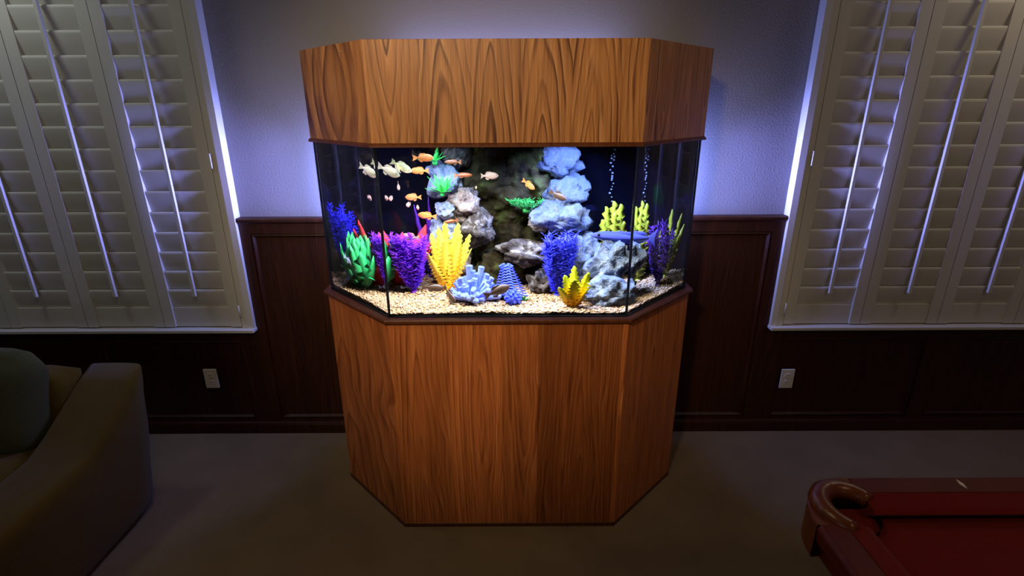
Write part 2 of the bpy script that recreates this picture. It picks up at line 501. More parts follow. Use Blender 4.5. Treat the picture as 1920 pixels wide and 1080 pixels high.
# ceiling lamps (out of frame, they carry the room's light)
for (lx, ly, lab) in ((-0.66, -3.05, 'recessed swivel ceiling lamp aimed at the aquarium'), (-0.6, -1.75, 'recessed ceiling lamp above the open carpet'), (-2.35, -0.46, 'recessed ceiling lamp above the sofa'), (2.45, -0.46, 'recessed ceiling lamp in front of the right window'), (1.9, -2.7, 'recessed ceiling lamp above the pool table')):
    t = thing('ceiling_lamp', lab, 'lamp', (lx, ly, ZC))
    b = MB()
    n = 24
    vs = []
    for r, z in ((0.13, 0.0), (0.13, -0.012), (0.105, -0.012), (0.10, 0.0)):
        for k in range(n):
            vs.append((r * math.cos(2 * math.pi * k / n), r * math.sin(2 * math.pi * k / n), z))
    fs = [(i * n + k, i * n + (k + 1) % n, (i + 1) * n + (k + 1) % n, (i + 1) * n + k) for i in range(3) for k in range(n)]
    b.add(vs, fs)
    build(b, 'trim_ring', MT['rubber'], t)

# wainscot ------------------------------------------------------------
WZ = 1.212          # top of the top rail
WX = 1.366          # where the shutter frames begin
tr = bpy.data.objects.new('trim_1', None); COL.objects.link(tr); tag(tr, kind='structure')
tr.empty_display_size = 0.05
b = MB(); b.box(-WX, WX, -0.014, 0, 0, WZ); build(b, 'backing_board', MT['wain'], tr)
for (x0, x1) in ((-WX, -1.318), (-0.03, 0.03), (1.31, WX)):
    slab('stile', x0, x1, -0.034, -0.014, 0.085, WZ - 0.05, MT['wain'], tr)
slab('rail', -WX, WX, -0.034, -0.014, WZ - 0.05, WZ, MT['wain'], tr)
slab('rail', -WX, WX, -0.034, -0.014, 0.0, 0.085, MT['wain'], tr)
b = MB()
prof = [(-0.014, WZ), (-0.036, WZ), (-0.040, WZ + 0.006), (-0.050, WZ + 0.012), (-0.050, WZ + 0.024), (-0.044, WZ + 0.030), (0, WZ + 0.030), (0, WZ)]
n = len(prof)
vs = [(-WX, y, z) for y, z in prof] + [(WX, y, z) for y, z in prof]
b.add(vs, [tuple(range(n)), tuple(range(n, 2 * n))] + [(i, (i + 1) % n, n + (i + 1) % n, n + i) for i in range(n)])
build(b, 'chair_rail', MT['wain'], tr)


def raised_panel(x0, x1, z0, z1, parent):
    b = MB()
    m = 0.04
    o = [(x0, -0.0145, z0), (x1, -0.0145, z0), (x1, -0.0145, z1), (x0, -0.0145, z1)]
    p = [(x0, -0.026, z0), (x1, -0.026, z0), (x1, -0.026, z1), (x0, -0.026, z1)]
    k = 0.012
    p2 = [(x0 + k, -0.031, z0 + k), (x1 - k, -0.031, z0 + k), (x1 - k, -0.031, z1 - k), (x0 + k, -0.031, z1 - k)]
    k2 = 0.022
    q = [(x0 + k2, -0.018, z0 + k2), (x1 - k2, -0.018, z0 + k2), (x1 - k2, -0.018, z1 - k2), (x0 + k2, -0.018, z1 - k2)]
    vs = o + p + p2 + q
    fs = []
    for a in (0, 4, 8):
        for i in range(4):
            j = (i + 1) % 4
            fs.append((a + i, a + j, a + 4 + j, a + 4 + i))
    fs.append((12, 13, 14, 15))
    b.add(vs, fs)
    return build(b, 'panel', MT['wain'], parent)


raised_panel(-1.318, -0.03, 0.085, WZ - 0.05, tr)
raised_panel(0.03, 1.31, 0.085, WZ - 0.05, tr)

# wainscot under the windows
for i, (xa, xb, sgn) in enumerate(((XL, -WX, -1), (WX, XR, 1))):
    t2 = bpy.data.objects.new('trim_%d' % (i + 2), None); COL.objects.link(t2); tag(t2, kind='structure'); t2.empty_display_size = 0.05
    b = MB(); b.box(xa, xb, -0.014, 0, 0, 0.632); build(b, 'backing_board', MT['wain'], t2)
    slab('rail', xa, xb, -0.034, -0.014, 0.575, 0.632, MT['wain'], t2)
    slab('rail', xa, xb, -0.034, -0.014, 0.0, 0.085, MT['wain'], t2)
    e = WX * sgn
    k = 0
    while True:
        s0 = e + sgn * (k * 0.87); s1 = s0 + sgn * 0.09
        lo, hi = min(s0, s1), max(s0, s1)
        if lo < xa or hi > xb: break
        slab('stile', lo, hi, -0.034, -0.014, 0.085, 0.575, MT['wain'], t2)
        p0 = s1; p1 = s0 + sgn * 0.87
        lo, hi = min(p0, p1), max(p0, p1)
        if lo > xa and hi < xb:
            raised_panel(lo, hi, 0.085, 0.575, t2)
        k += 1

# baseboard
for i, (x0, x1) in enumerate(((XL, XR),)):
    b = MB()
    prof = [(-0.034, 0), (-0.050, 0), (-0.050, 0.055), (-0.046, 0.066), (-0.034, 0.070)]
    n = len(prof)
    vs = [(x0, y, z) for y, z in prof] + [(x1, y, z) for y, z in prof]
    b.add(vs, [tuple(range(n)), tuple(range(n, 2 * n))] + [(j, (j + 1) % n, n + (j + 1) % n, n + j) for j in range(n)])
    tag(build(b, 'baseboard_back', MT['wain']), kind='structure')

# ------------------------------------------------------------------ shuttered windows
ZB, ZT = 0.662, 2.60     # panel bottom / top
NL = 17                  # louvers per panel
PW = 0.405               # panel width


def louver_mesh(w):
    b = MB()
    n = 12
    vs = []
    for x in (-w / 2, w / 2):
        for k in range(n):
            t = 2 * math.pi * k / n
            ct, st_ = math.cos(t), math.sin(t)
            vs.append((x, 0.0070 * math.copysign(abs(ct) ** 0.6, ct), 0.056 * math.copysign(abs(st_) ** 0.40, st_)))
    b.add(vs, [tuple(range(n)), tuple(range(2 * n - 1, n - 1, -1))], False)
    b.add(vs, [(k, (k + 1) % n, n + (k + 1) % n, n + k) for k in range(n)], True)
    return b.mesh('louver', MT['shutter'])


LM = louver_mesh(0.298)
b = MB(); b.box(-0.0275, 0.0275, -0.046, -0.014, ZB, ZT); STILE = b.mesh('stile', MT['shutter'])
b = MB(); b.box(-0.149, 0.149, -0.037, -0.018, ZB, 0.768); BRAIL = b.mesh('bottom_rail', MT['shutter'])
b = MB(); b.box(-0.149, 0.149, -0.040, -0.016, ZT - 0.10, ZT); TRAIL = b.mesh('top_rail', MT['shutter'])
b = MB(); b.box(-0.0075, 0.0075, -0.072, -0.058, 0.842, 2.49); ROD = b.mesh('tilt_rod', MT['shutter'])
b = MB(); b.box(-0.0012, 0.0012, -0.060, -0.044, -0.001, 0.001); STAPLE = b.mesh('staple', MT['steel'])
b = MB(); b.box(-0.008, 0.008, -0.052, -0.0465, -0.032, 0.032); b.tube([(0, -0.052, -0.034), (0, -0.052, 0.034)], 0.004, 8); HINGE = b.mesh('hinge', MT['shutter'])
LTILT = math.radians(11)


def shutter(cx, label, hinge_side=None, hz=(0.75, 1.52, 2.3)):
    t = thing('shutter_panel', label, 'shutter', (cx, 0, ZB), group='plantation shutter panels')
    for s in (-1, 1): put('stile', STILE, t, (s * (PW / 2 - 0.0275), 0, -ZB))
    put('bottom_rail', BRAIL, t, (0, 0, -ZB)); put('top_rail', TRAIL, t, (0, 0, -ZB))
    for k in range(NL):
        put('louver', LM, t, (0, -0.0285, 0.816 + 0.1013 * k - ZB), (LTILT, 0, 0))
    r = put('tilt_rod', ROD, t, (0, 0, -ZB))
    for k in range(NL):
        put('staple', STAPLE, r, (0, 0, 0.868 + 0.1013 * k - 0.004))
    if hinge_side:
        for z in hz: put('hinge', HINGE, t, (hinge_side * (PW / 2 + 0.006), 0, z - ZB))
    return t


for wi, sg in ((1, -1), (2, 1)):
    wn = bpy.data.objects.new('window_%d' % wi, None); COL.objects.link(wn); wn.empty_display_size = 0.05
    tag(wn, kind='structure')
    edge = sg * 1.366
    far = sg * 3.13
    # L-shaped frame member beside the tank: outer face, step, inner edge
    def fbox(a, c, y0, y1, z0, z1, name='window_frame'):
        lo, hi = min(sg * a, sg * c), max(sg * a, sg * c)
        return slab(name, lo, hi, y0, y1, z0, z1, MT['shutter'], wn)
    fbox(1.366, 1.398, -0.056, 0, 0.655, ZT + 0.06)
    fbox(1.398, 1.432, -0.048, 0, 0.655, ZT + 0.06)
    fbox(3.065, 3.13, -0.052, 0, 0.655, ZT + 0.06)
    fbox(1.432, 3.065, -0.052, 0, ZT + 0.004, ZT + 0.06)
    o = fbox(1.362, 3.14, -0.078, 0, 0.636, 0.655, 'window_sill')
    bevel(o, 0.004, 2)
    b = MB(); lo, hi = min(sg * 1.432, sg * 3.065), max(sg * 1.432, sg * 3.065)
    b.box(lo, hi, -0.006, -0.002, 0.658, ZT)
    build(b, 'pane', MT['winglass'], wn)
    side = 'left' if sg < 0 else 'right'
    names = ['white louvered shutter panel of the %s window, nearest the aquarium' % side,
             'white louvered shutter panel of the %s window, second from the aquarium' % side,
             'white louvered shutter panel of the %s window, third from the aquarium' % side,
             'white louvered shutter panel of the %s window, farthest from the aquarium' % side]
    for k in range(4):
        cx = sg * (1.436 + PW / 2 + k * (PW + 0.0035))
        shutter(cx, names[k], hinge_side=(-sg if k == 0 else (sg if k == 3 else None)))

# ------------------------------------------------------------------ outlets
for x, z, lab in ((-1.664, 0.348, 'white wall outlet cover under the left window, beside the sofa'), (1.517, 0.331, 'white wall outlet cover under the right window, above the carpet')):
    t = thing('outlet_cover', lab, 'outlet', (x, -0.036 if False else -0.0315, z), group='wall outlets')
    b = MB(); b.box(-0.036, 0.036, -0.010, 0.0, -0.058, 0.058)
    bevel(build(b, 'plate', MT['plate'], t), 0.003, 2)
    for s in (-1, 1):
        b = MB()
        pts = [(0.017 * math.cos(2 * math.pi * k / 16), max(-0.0135, min(0.0135, 0.017 * math.sin(2 * math.pi * k / 16)))) for k in range(16)]
        vs = [(px, -0.0098, pz) for px, pz in pts] + [(px, -0.0125, pz) for px, pz in pts]
        b.add(vs, [tuple(range(16, 32))] + [(i, (i + 1) % 16, 16 + (i + 1) % 16, 16 + i) for i in range(16)])
        rc = build(b, 'receptacle', MT['plate'], t, loc=(0, 0, s * 0.0195))
        for dx, h in ((-0.0063, 0.008), (0.0063, 0.0065)):
            b = MB(); b.box(dx - 0.001, dx + 0.001, -0.0129, -0.0124, -h / 2 + 0.003, h / 2 + 0.003)
            build(b, 'slot', MT['slot'], rc)
    b = MB(); b.tube([(0, -0.0095, 0), (0, -0.0115, 0)], 0.0032, 10)
    build(b, 'screw', MT['steel'], t)

# ------------------------------------------------------------------ aquarium furniture
TX = -0.018


def octo(hf, hs, yf, yc, yb):
    """plan, counter-clockwise seen from above"""
    return [(TX - hf, yf), (TX + hf, yf), (TX + hs, yc), (TX + hs, yb), (TX - hs, yb), (TX - hs, yc)]


SIDE = ('front_panel', 'chamfer_panel', 'side_panel', 'back_panel', 'side_panel', 'chamfer_panel')


def wall_ring(poly, thick, z0, z1, m, parent, names, skip=()):
    inn = offset_poly(poly, -thick)
    n = len(poly)
    for i in range(n):
        if i in skip: continue
        j = (i + 1) % n
        b = MB()
        b.prism([poly[i], poly[j], inn[j], inn[i]], z0, z1)
        bevel(build(b, names[i], m, parent), 0.0015, 1)


# stand
st = thing('aquarium_stand', 'oak veneer aquarium stand with angled front corners standing on the carpet', 'cabinet', (TX, -0.43, 0))
SP = octo(0.462, 0.800, -0.755, -0.417, -0.135)
off = Matrix.Translation((-TX, 0.43, 0))


def shift(o, dx, dy, dz=0.0):
    o.location = (dx, dy, dz)


before = set(bpy.data.objects)
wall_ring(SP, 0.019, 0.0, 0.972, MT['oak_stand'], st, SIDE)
rim = offset_poly(SP, 0.006); rim2 = offset_poly(SP, 0.016)
b = MB()
n = 6
lv = [(SP, 0.972), (rim, 0.975), (rim2, 0.983), (rim2, 0.992), (offset_poly(SP, 0.012), 0.997), (offset_poly(SP, -0.012), 0.999)]
vs = [(x, y, z) for p, z in lv for x, y in p]
fs = [(i * n + k, i * n + (k + 1) % n, (i + 1) * n + (k + 1) % n, (i + 1) * n + k) for i in range(len(lv) - 1) for k in range(n)]
fs.append(tuple(range((len(lv) - 1) * n, len(lv) * n)))
fs.append(tuple(range(n - 1, -1, -1)))
b.add(vs, fs)
build(b, 'top_moulding', MT['oak_trim'], st)
b = MB()
lo = offset_poly(SP, 0.0025)
vs = [(x, y, z) for p, z in ((lo, 0.0), (lo, 0.018), (SP, 0.020)) for x, y in p]
b.add(vs, [(i * n + k, i * n + (k + 1) % n, (i + 1) * n + (k + 1) % n, (i + 1) * n + k) for i in range(2) for k in range(n)])
build(b, 'base_moulding', MT['oak_trim'], st)
for o in set(bpy.data.objects) - before: shift(o, -TX, 0.43)

# hood
HZ0, HZ1 = 1.636, 1.965
hd = thing('aquarium_hood', 'oak veneer aquarium hood with bold grain resting on top of the tank', 'aquarium hood', (TX, -0.43, HZ0))
HP = octo(0.462, 0.791, -0.7595, -0.417, -0.13)
before = set(bpy.data.objects)
wall_ring(HP, 0.008, HZ0, HZ1, MT['oak_hood'], hd, SIDE, skip=(3,))
b = MB(); b.prism(offset_poly(HP, -0.0085), HZ1 - 0.02, HZ1 - 0.002); build(b, 'lid', MT['oak_hood'], hd)
b = MB()
o1 = offset_poly(HP, 0.0003); o2 = offset_poly(HP, 0.0075); i1 = offset_poly(HP, -0.008)
lv = [(i1, HZ0 - 0.006), (o2, HZ0 - 0.006), (o2, HZ0 + 0.002), (o1, HZ0 + 0.008)]
vs = [(x, y, z) for p, z in lv for x, y in p]
b.add(vs, [(i * n + k, i * n + (k + 1) % n, (i + 1) * n + (k + 1) % n, (i + 1) * n + k) for i in range(3) for k in range(n)])
build(b, 'bottom_moulding', MT['oak_trim'], hd)
# two small finishing nails
for s in (-1, 1):
    q0 = Vector((TX + s * 0.462, -0.7595)); q1 = Vector((TX + s * 0.791, -0.417))
    q = q0.lerp(q1, 0.30 if s < 0 else 0.05)
    nn = Vector((s * 0.3425, -0.329)).normalized()
    b = MB(); b.tube([(q.x, q.y, HZ1 - 0.027), (q.x + nn.x * 0.002, q.y + nn.y * 0.002, HZ1 - 0.027)], 0.0035, 8)
    build(b, 'nail', MT['steel'], hd)
for o in set(bpy.data.objects) - before: shift(o, -TX, 0.43, -HZ0)

# tank
tk = thing('aquarium_tank', 'large glass aquarium tank with angled front corners, full of water', 'aquarium', (TX, -0.43, 1.0))
GP = octo(0.456, 0.782, -0.748, -0.417, -0.145)
GZ0, GZ1 = 1.0, 1.658
before = set(bpy.data.objects)
GT = 0.011
inn = offset_poly(GP, -GT)
for i in range(6):
    j = (i + 1) % 6
    a, c = Vector(GP[i]), Vector(GP[j]); ai, ci = Vector(inn[i]), Vector(inn[j])
    e = (c - a).normalized() * 0.0016
    b = MB(); b.prism([tuple(a + e), tuple(c - e), tuple(ci - e * 1.6), tuple(ai + e * 1.6)], GZ0, GZ1)
    if i == 3:
        build(b, 'back_panel', MT['backpanel'], tk)
    else:
        build(b, 'glass_pane', MT['glass'], tk)
    # black silicone seam in the corner
    a0 = Vector(GP[i - 1]); e0 = (a - a0).normalized() * 0.0015
    b = MB(); b.prism([tuple(a), tuple(a + e * 0.93), tuple(ai + e * 1.5), tuple(ai - e0 * 1.5), tuple(a - e0)], GZ0, GZ1)
    build(b, 'silicone_seam', MT['silicone'], tk)
b = MB(); b.prism(offset_poly(GP, -0.0125), GZ0 + 0.0035, GZ1 - 0.003)
wt = build(b, 'water', MT['water'], tk)
b = MB(); b.prism(offset_poly(GP, -0.002), GZ0 - 0.0008, GZ0 + 0.0025)
build(b, 'bottom_plate', MT['silicone'], tk)
for o in set(bpy.data.objects) - before: shift(o, -TX, 0.43, -1.0)

# ------------------------------------------------------------------ gravel
BP = offset_poly(GP, -0.017)


def inside(x, y, p=BP):
    for i in range(len(p)):
        ax, ay = p[i]; bx, by = p[(i + 1) % len(p)]
        if (bx - ax) * (y - ay) - (by - ay) * (x - ax) < 0: return False
    return True


def gz(x, y):
    return 1.012 + 0.022 * (y + 0.73) / 0.6 + 0.006 * noise.noise(Vector((x * 6, y * 6, 3.1)))


b = MB()
nx, ny = 110, 46
x0, x1, y0, y1 = TX - 0.765, TX + 0.765, -0.731, -0.163
grid = {}
for iy in range(ny + 1):
    y = y0 + (y1 - y0) * iy / ny
    hw = 0.765 if y > -0.410 else 0.447 + (0.765 - 0.447) * (y + 0.731) / (0.731 - 0.410)
    for ix in range(nx + 1):
        x = TX - hw + 2 * hw * ix / nx
        b.v.append((x, y, gz(x, y) - 0.002))
for iy in range(ny):
    for ix in range(nx):
        k = iy * (nx + 1) + ix
        b.f.append((k, k + 1, k + nx + 2, k + nx + 1)); b.sm.append(True)
# skirt
ringi = [ix for ix in range(nx + 1)] + [iy * (nx + 1) + nx for iy in range(1, ny + 1)] + [ny * (nx + 1) + ix for ix in range(nx - 1, -1, -1)] + [iy * (nx + 1) for iy in range(ny - 1, 0, -1)]
o0 = len(b.v)
for k in ringi: b.v.append((b.v[k][0], b.v[k][1], GZ0 + 0.005))
m_ = len(ringi)
for i in range(m_):
    b.f.append((ringi[i], o0 + i, o0 + (i + 1) % m_, ringi[(i + 1) % m_])); b.sm.append(False)
# pebbles
ico = bmesh.new(); bmesh.ops.create_icosphere(ico, subdivisions=1, radius=1.0)
iv = [v.co.copy() for v in ico.verts]; fi = [tuple(v.index for v in f.verts) for f in ico.faces]
ico.free()
cnt = 0
PE = MB()
while cnt < 9000:
    x = random.uniform(x0, x1); y = random.uniform(y0, y1) if random.random() < 0.6 else random.uniform(y0, -0.5)
    if not inside(x, y): continue
    r = random.uniform(0.0030, 0.0068)
    sc = Vector((r * random.uniform(0.8, 1.4), r * random.uniform(0.8, 1.3), r * random.uniform(0.6, 0.9)))
    rot = Euler((random.uniform(-.5, .5), random.uniform(-.5, .5), random.uniform(0, 6.3))).to_matrix()
    z = gz(x, y) + random.uniform(-0.001, 0.0025)
    PE.add([rot @ Vector((p.x * sc.x, p.y * sc.y, p.z * sc.z)) + Vector((x, y, z)) for p in iv], fi, True)
    cnt += 1
gv = build(b, 'gravel', MT['gravel'])
tag(gv, 'tan gravel covering the floor of the aquarium', 'gravel', kind='stuff')
pb = build(PE, 'pebbles', MT['pebble'], gv)
pb['kind'] = 'stuff'


# ------------------------------------------------------------------ rocks
def rock(name, label, loc, size, seed, m, rough=0.46, sub=4, rot=(0, 0, 0), group=None, freq=1.5, cut=None):
    bm = bmesh.new()
    bmesh.ops.create_icosphere(bm, subdivisions=sub, radius=1.0)
    for v in bm.verts:
        p = v.co.copy()
        d = noise.fractal(p * freq + Vector((seed, seed * .7, -seed)), 1.0, 2.1, 5)
        d2 = noise.cell(p * 1.6 + Vector((seed, 0, seed))) * 0.10
        rid = abs(noise.noise(p * 3.1 + Vector((seed * 2, 1, 0)))) * 0.16
        v.co = p * (1 + rough * d + d2 * 0.5 - rid * 1.4)
        v.co = Vector((v.co.x * size[0], v.co.y * size[1], v.co.z * size[2]))
    bmesh.ops.rotate(bm, verts=bm.verts, cent=(0, 0, 0), matrix=Euler(rot).to_matrix())
    for v in bm.verts:                 # keep the stone inside the glass
        wx, wy, wz = v.co.x + loc[0], v.co.y + loc[1], v.co.z + loc[2]
        if wy > -0.165: v.co.y = -0.165 - loc[1]
        if wz > 1.650: v.co.z = 1.650 - loc[2]
        if wz < 1.006: v.co.z = 1.006 - loc[2]
        if wy < -0.728: v.co.y = -0.728 - loc[1]
    for f in bm.faces: f.smooth = True
    me = bpy.data.meshes.new(name); bm.to_mesh(me); bm.free()
    me.materials.append(m)
    o = put(name, me, None, loc)
    return tag(o, label, 'rock', group)


RG = 'rocks of the reef in the aquarium'
# dark reef wall in the middle (one moulded piece)
bm = bmesh.new()
bmesh.ops.create_grid(bm, x_segments=60, y_segments=80, size=0.5)
for v in bm.verts:
    x = v.co.x * 0.50; z = 1.0 + (v.co.y + 0.5) * 0.648
    p = Vector((x * 9, z * 9, 4.2))
    d = 0.06 * noise.fractal(p, 1.0, 2.0, 5) + 0.05 * abs(noise.noise(p * 0.5))
    e = 0.08 * (1 - min(1, abs(v.co.x) / 0.5) ** 4)
    v.co = Vector((x - 0.015, -0.16 - e - d - 0.03, z))
back = bmesh.ops.extrude_face_region(bm, geom=bm.faces[:])
for g in back['geom']:
    if isinstance(g, bmesh.types.BMVert): g.co.y = -0.163
bmesh.ops.recalc_face_normals(bm, faces=bm.faces)
for f in bm.faces: f.smooth = True
me = bpy.data.meshes.new('reef_backdrop'); bm.to_mesh(me); bm.free(); me.materials.append(MT['rock_dark'])
tag(put('reef_backdrop', me), 'dark mossy reef backdrop rising to the hood in the middle of the aquarium', 'reef')

ROCKS = [
    ('pale rock at the top of the left stack, just under the hood', (-0.225, -0.25, 1.585), (0.055, 0.06, 0.075), 1.0, 'rock_brown', (0, .2, 0)),
    ('grey-blue rock behind the green plant, upper left stack', (-0.275, -0.245, 1.475), (0.062, 0.06, 0.075), 2.0, 'rock_pale', (0, -.2, .3)),
    ('small white rock jutting out at the middle of the left stack', (-0.275, -0.335, 1.353), (0.036, 0.04, 0.032), 3.0, 'rock_pale', (0, .1, .2)),
    ('tan round rock in the middle of the left stack', (-0.205, -0.30, 1.37), (0.062, 0.06, 0.062), 4.0, 'rock_tan', (.2, 0, 0)),
    ('grey pitted rock at the lower right of the left stack', (-0.15, -0.31, 1.275), (0.07, 0.07, 0.065), 5.0, 'rock_brown', (0, .4, 0)),
    ('pale blue rock above the yellow plant, lower left stack', (-0.29, -0.29, 1.255), (0.06, 0.06, 0.065), 6.0, 'rock_pale', (0, 0, .5)),
    ('grey rock behind the yellow plant at the foot of the left stack', (-0.27, -0.27, 1.125), (0.085, 0.08, 0.10), 7.0, 'rock_tan', (0, 0, .8)),
    ('blue-lit rock at the top of the right stack, just under the hood', (0.205, -0.275, 1.545), (0.082, 0.07, 0.066), 8.0, 'rock_pale', (0, .25, 0)),
    ('dark narrow rock between the two upper rocks of the right stack', (0.215, -0.22, 1.49), (0.06, 0.05, 0.06), 9.5, 'rock_pale', (0, 0, .2)),
    ('bright rock in the middle of the right stack, under a brown fish', (0.225, -0.31, 1.425), (0.082, 0.07, 0.062), 9.0, 'rock_pale', (0, -.2, .4)),
    ('bright wide rock in the lower right stack, above the blue bushy plant', (0.205, -0.345, 1.325), (0.10, 0.085, 0.07), 10.0, 'rock_pale', (0, .25, .2)),
    ('tan rock beside the reef backdrop at the left of the right stack', (0.125, -0.31, 1.315), (0.05, 0.05, 0.05), 11.0, 'rock_tan', (0, 0, 0)),
    ('pale rock behind the blue bushy plant at the foot of the right stack', (0.265, -0.36, 1.17), (0.085, 0.08, 0.105), 12.0, 'rock_pale', (0, .2, .1)),
    ('grey arched rock over the dark hollow in the middle', (0.065, -0.37, 1.175), (0.11, 0.075, 0.048), 13.0, 'rock_brown', (0, .12, 0)),
    ('brown rock in the shade at the back of the hollow', (-0.03, -0.31, 1.08), (0.14, 0.06, 0.09), 14.0, 'rock_dark', (0, 0, 0)),
    ('grey rock at the foot of the reef below the arched rock', (0.115, -0.43, 1.06), (0.05, 0.055, 0.055), 15.0, 'rock_brown', (0, 0, .4)),
    ('tall pale boulder leaning at the right front, under the silver fish', (0.395, -0.52, 1.165), (0.078, 0.075, 0.105), 16.0, 'rock_pale', (0, .38, 0)),
    ('low pale boulder on the gravel at the right front beside the small yellow plant', (0.375, -0.60, 1.055), (0.10, 0.075, 0.062), 17.0, 'rock_pale', (0, -.08, 0)),
]
for lab, loc, size, seed, mk, rot in ROCKS:
    k_ = 1.12 if loc[2] > 1.1 and loc[1] > -0.4 else 1.03
    size = tuple(q * k_ for q in size)
    rock('rock', lab, loc, size, seed, MT[mk], rot=rot, group=RG)


# ------------------------------------------------------------------ plants
def blade(b, base, direc, length, width, bend, n=7, side=None, jag=0.0, cup=0.15, seed=0, tipw=0.12, fold=None):
    """a leaf with thickness: double-sided strip along a bending midrib"""
    d = Vector(direc).normalized()
    up = Vector((0, 0, 1))
    sd = d.cross(up)
    if sd.length < 1e-2: sd = Vector((1, 0, 0))
    if side is not None: sd = Vector(side)
    sd.normalize()
    nrm = sd.cross(d).normalized()
    p = Vector(base)
    vs = []
    rr = random.Random(seed)
    for i in range(n + 1):
        t = i / n
        wd = width * (math.sin(math.pi * min(1, 0.12 + 0.88 * t) ** 0.8) * (1 - tipw) + tipw) if i < n else width * tipw * 0.4
        wd *= 0.5
        j1 = 1 + jag * (1 if i % 2 else -1) * rr.uniform(.6, 1)
        j2 = 1 + jag * (-1 if i % 2 else 1) * rr.uniform(.6, 1)
        vs += [p - sd * wd * j1 + nrm * cup * wd, p + nrm * 0.0008, p + sd * wd * j2 + nrm * cup * wd, p - nrm * 0.0012]
        d = (d + nrm * 0 + Vector(bend) / n).normalized()
        nrm = sd.cross(d).normalized()
        p = p + d * length / n
    fs = []
    for i in range(n):
        a = i * 4; c = a + 4
        fs += [(a, a + 1, c + 1, c), (a + 1, a + 2, c + 2, c + 1), (a + 2, a + 3, c + 3, c + 2), (a + 3, a, c, c + 3)]
    fs += [(0, 3, 2, 1), (n * 4, n * 4 + 1, n * 4 + 2, n * 4 + 3)]
    b.add(vs, fs, True)


def base_disc(parent, r, m):
    b = MB(); b.tube([(0, 0, -0.010), (0, 0, 0.004), (0, 0, 0.008)], [r, r, r * 0.6], 12)
    build(b, 'plant_base', m, parent)


def bushy(label, x, y, h, rad, m, nf=9, seed=1, leaf=0.014, cat='plant', group=None, top=1.0, dense=26, lean=(0, 0), z=None, name='bushy_plant'):
    """a plastic bushy plant: several fronds, each a stem thick with small leaflets"""
    rr = random.Random(seed)
    t = thing(name, label, cat, (x, y, gz(x, y) if z is None else z), group=group)
    base_disc(t, 0.016, m)
    for i in range(nf):
        b = MB()
        a = 2 * math.pi * i / nf + rr.uniform(-.3, .3)
        sp = rad * rr.uniform(0.35, 0.8) if i else 0.0
        hh = h * rr.uniform(0.72, 0.98) * (1.0 if i else 1.02)
        tip = Vector((math.cos(a) * sp + lean[0], math.sin(a) * sp * 0.8 + lean[1], hh))
        mid = Vector((math.cos(a) * sp * 0.75 + lean[0] * .4, math.sin(a) * sp * 0.6 + lean[1] * .4, hh * 0.5))
        pts = [Vector((math.cos(a) * .004, math.sin(a) * .004, 0.0)).lerp(mid, k / 4) if k < 4 else mid.lerp(tip, (k - 4) / 4) for k in range(9)]
        b.tube(pts, [0.0018 - 0.0001 * k for k in range(9)], 5)
        for k in range(dense):
            tt = 0.10 + 0.90 * k / (dense - 1)
            q = tt * 8; i0 = min(7, int(q)); pp = pts[i0].lerp(pts[i0 + 1], q - i0)
            for s in range(3):
                an = rr.uniform(0, 6.28)
                dd = Vector((math.cos(an), math.sin(an), rr.uniform(0.15, 0.9)))
                blade(b, pp, dd, leaf * rr.uniform(.8, 1.5) * (0.75 + 0.5 * tt) * top, leaf * rr.uniform(.4, .65), (0, 0, rr.uniform(-.5, .3)), n=3, seed=rr.random())
        build(b, 'frond', m, t)
    return t


def broad(label, x, y, leaves, m, name='broad_leaf_plant', cat='plant', z=None, disc=0.016, seed=3, part='leaf', jag=0.2, cup=0.2, n=8, group=None, tipw=0.12):
    """leaves: (azimuth deg, elevation deg, length, width, droop)"""
    t = thing(name, label, cat, (x, y, gz(x, y) if z is None else z), group=group)
    if disc: base_disc(t, disc, m)
    for i, (az, el, ln, wd, dr) in enumerate(leaves):
        a, e = math.radians(az), math.radians(el)
        b = MB()
        d = Vector((math.cos(a) * math.cos(e), math.sin(a) * math.cos(e), math.sin(e)))
        blade(b, (math.cos(a) * .004, math.sin(a) * .004, 0.002), d, ln, wd, (math.cos(a) * dr * .5, math.sin(a) * dr * .5, -dr), n=n, jag=jag, seed=seed * 31 + i, cup=cup, tipw=tipw,
              side=(Vector((0.9, -0.25 + 0.5 * ((i * 37) % 10) / 10, 0)) if el > 55 else None))
        build(b, part, m, t)
    return t


# left group
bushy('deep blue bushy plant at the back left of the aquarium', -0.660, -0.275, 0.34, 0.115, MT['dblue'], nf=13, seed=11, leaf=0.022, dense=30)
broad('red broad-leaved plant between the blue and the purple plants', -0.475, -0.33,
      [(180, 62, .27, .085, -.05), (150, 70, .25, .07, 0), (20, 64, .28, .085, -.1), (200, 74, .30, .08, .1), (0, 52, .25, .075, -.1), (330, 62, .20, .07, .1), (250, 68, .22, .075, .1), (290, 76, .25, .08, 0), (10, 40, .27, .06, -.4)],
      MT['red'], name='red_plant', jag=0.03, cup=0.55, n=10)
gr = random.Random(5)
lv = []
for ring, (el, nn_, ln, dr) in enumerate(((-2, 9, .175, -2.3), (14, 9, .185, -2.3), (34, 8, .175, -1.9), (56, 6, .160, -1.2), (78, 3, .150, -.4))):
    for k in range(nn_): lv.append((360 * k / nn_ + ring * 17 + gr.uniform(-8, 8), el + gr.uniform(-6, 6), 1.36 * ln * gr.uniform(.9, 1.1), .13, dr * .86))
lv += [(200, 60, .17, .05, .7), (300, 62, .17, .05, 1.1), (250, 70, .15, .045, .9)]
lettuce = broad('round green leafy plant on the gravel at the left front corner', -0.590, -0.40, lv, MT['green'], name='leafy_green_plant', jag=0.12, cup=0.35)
bushy('bright purple bushy plant between the red plant and the tall yellow plant', -0.415, -0.43, 0.245, 0.105, MT['purple'], nf=20, seed=23, leaf=0.018, top=1.15, dense=40)
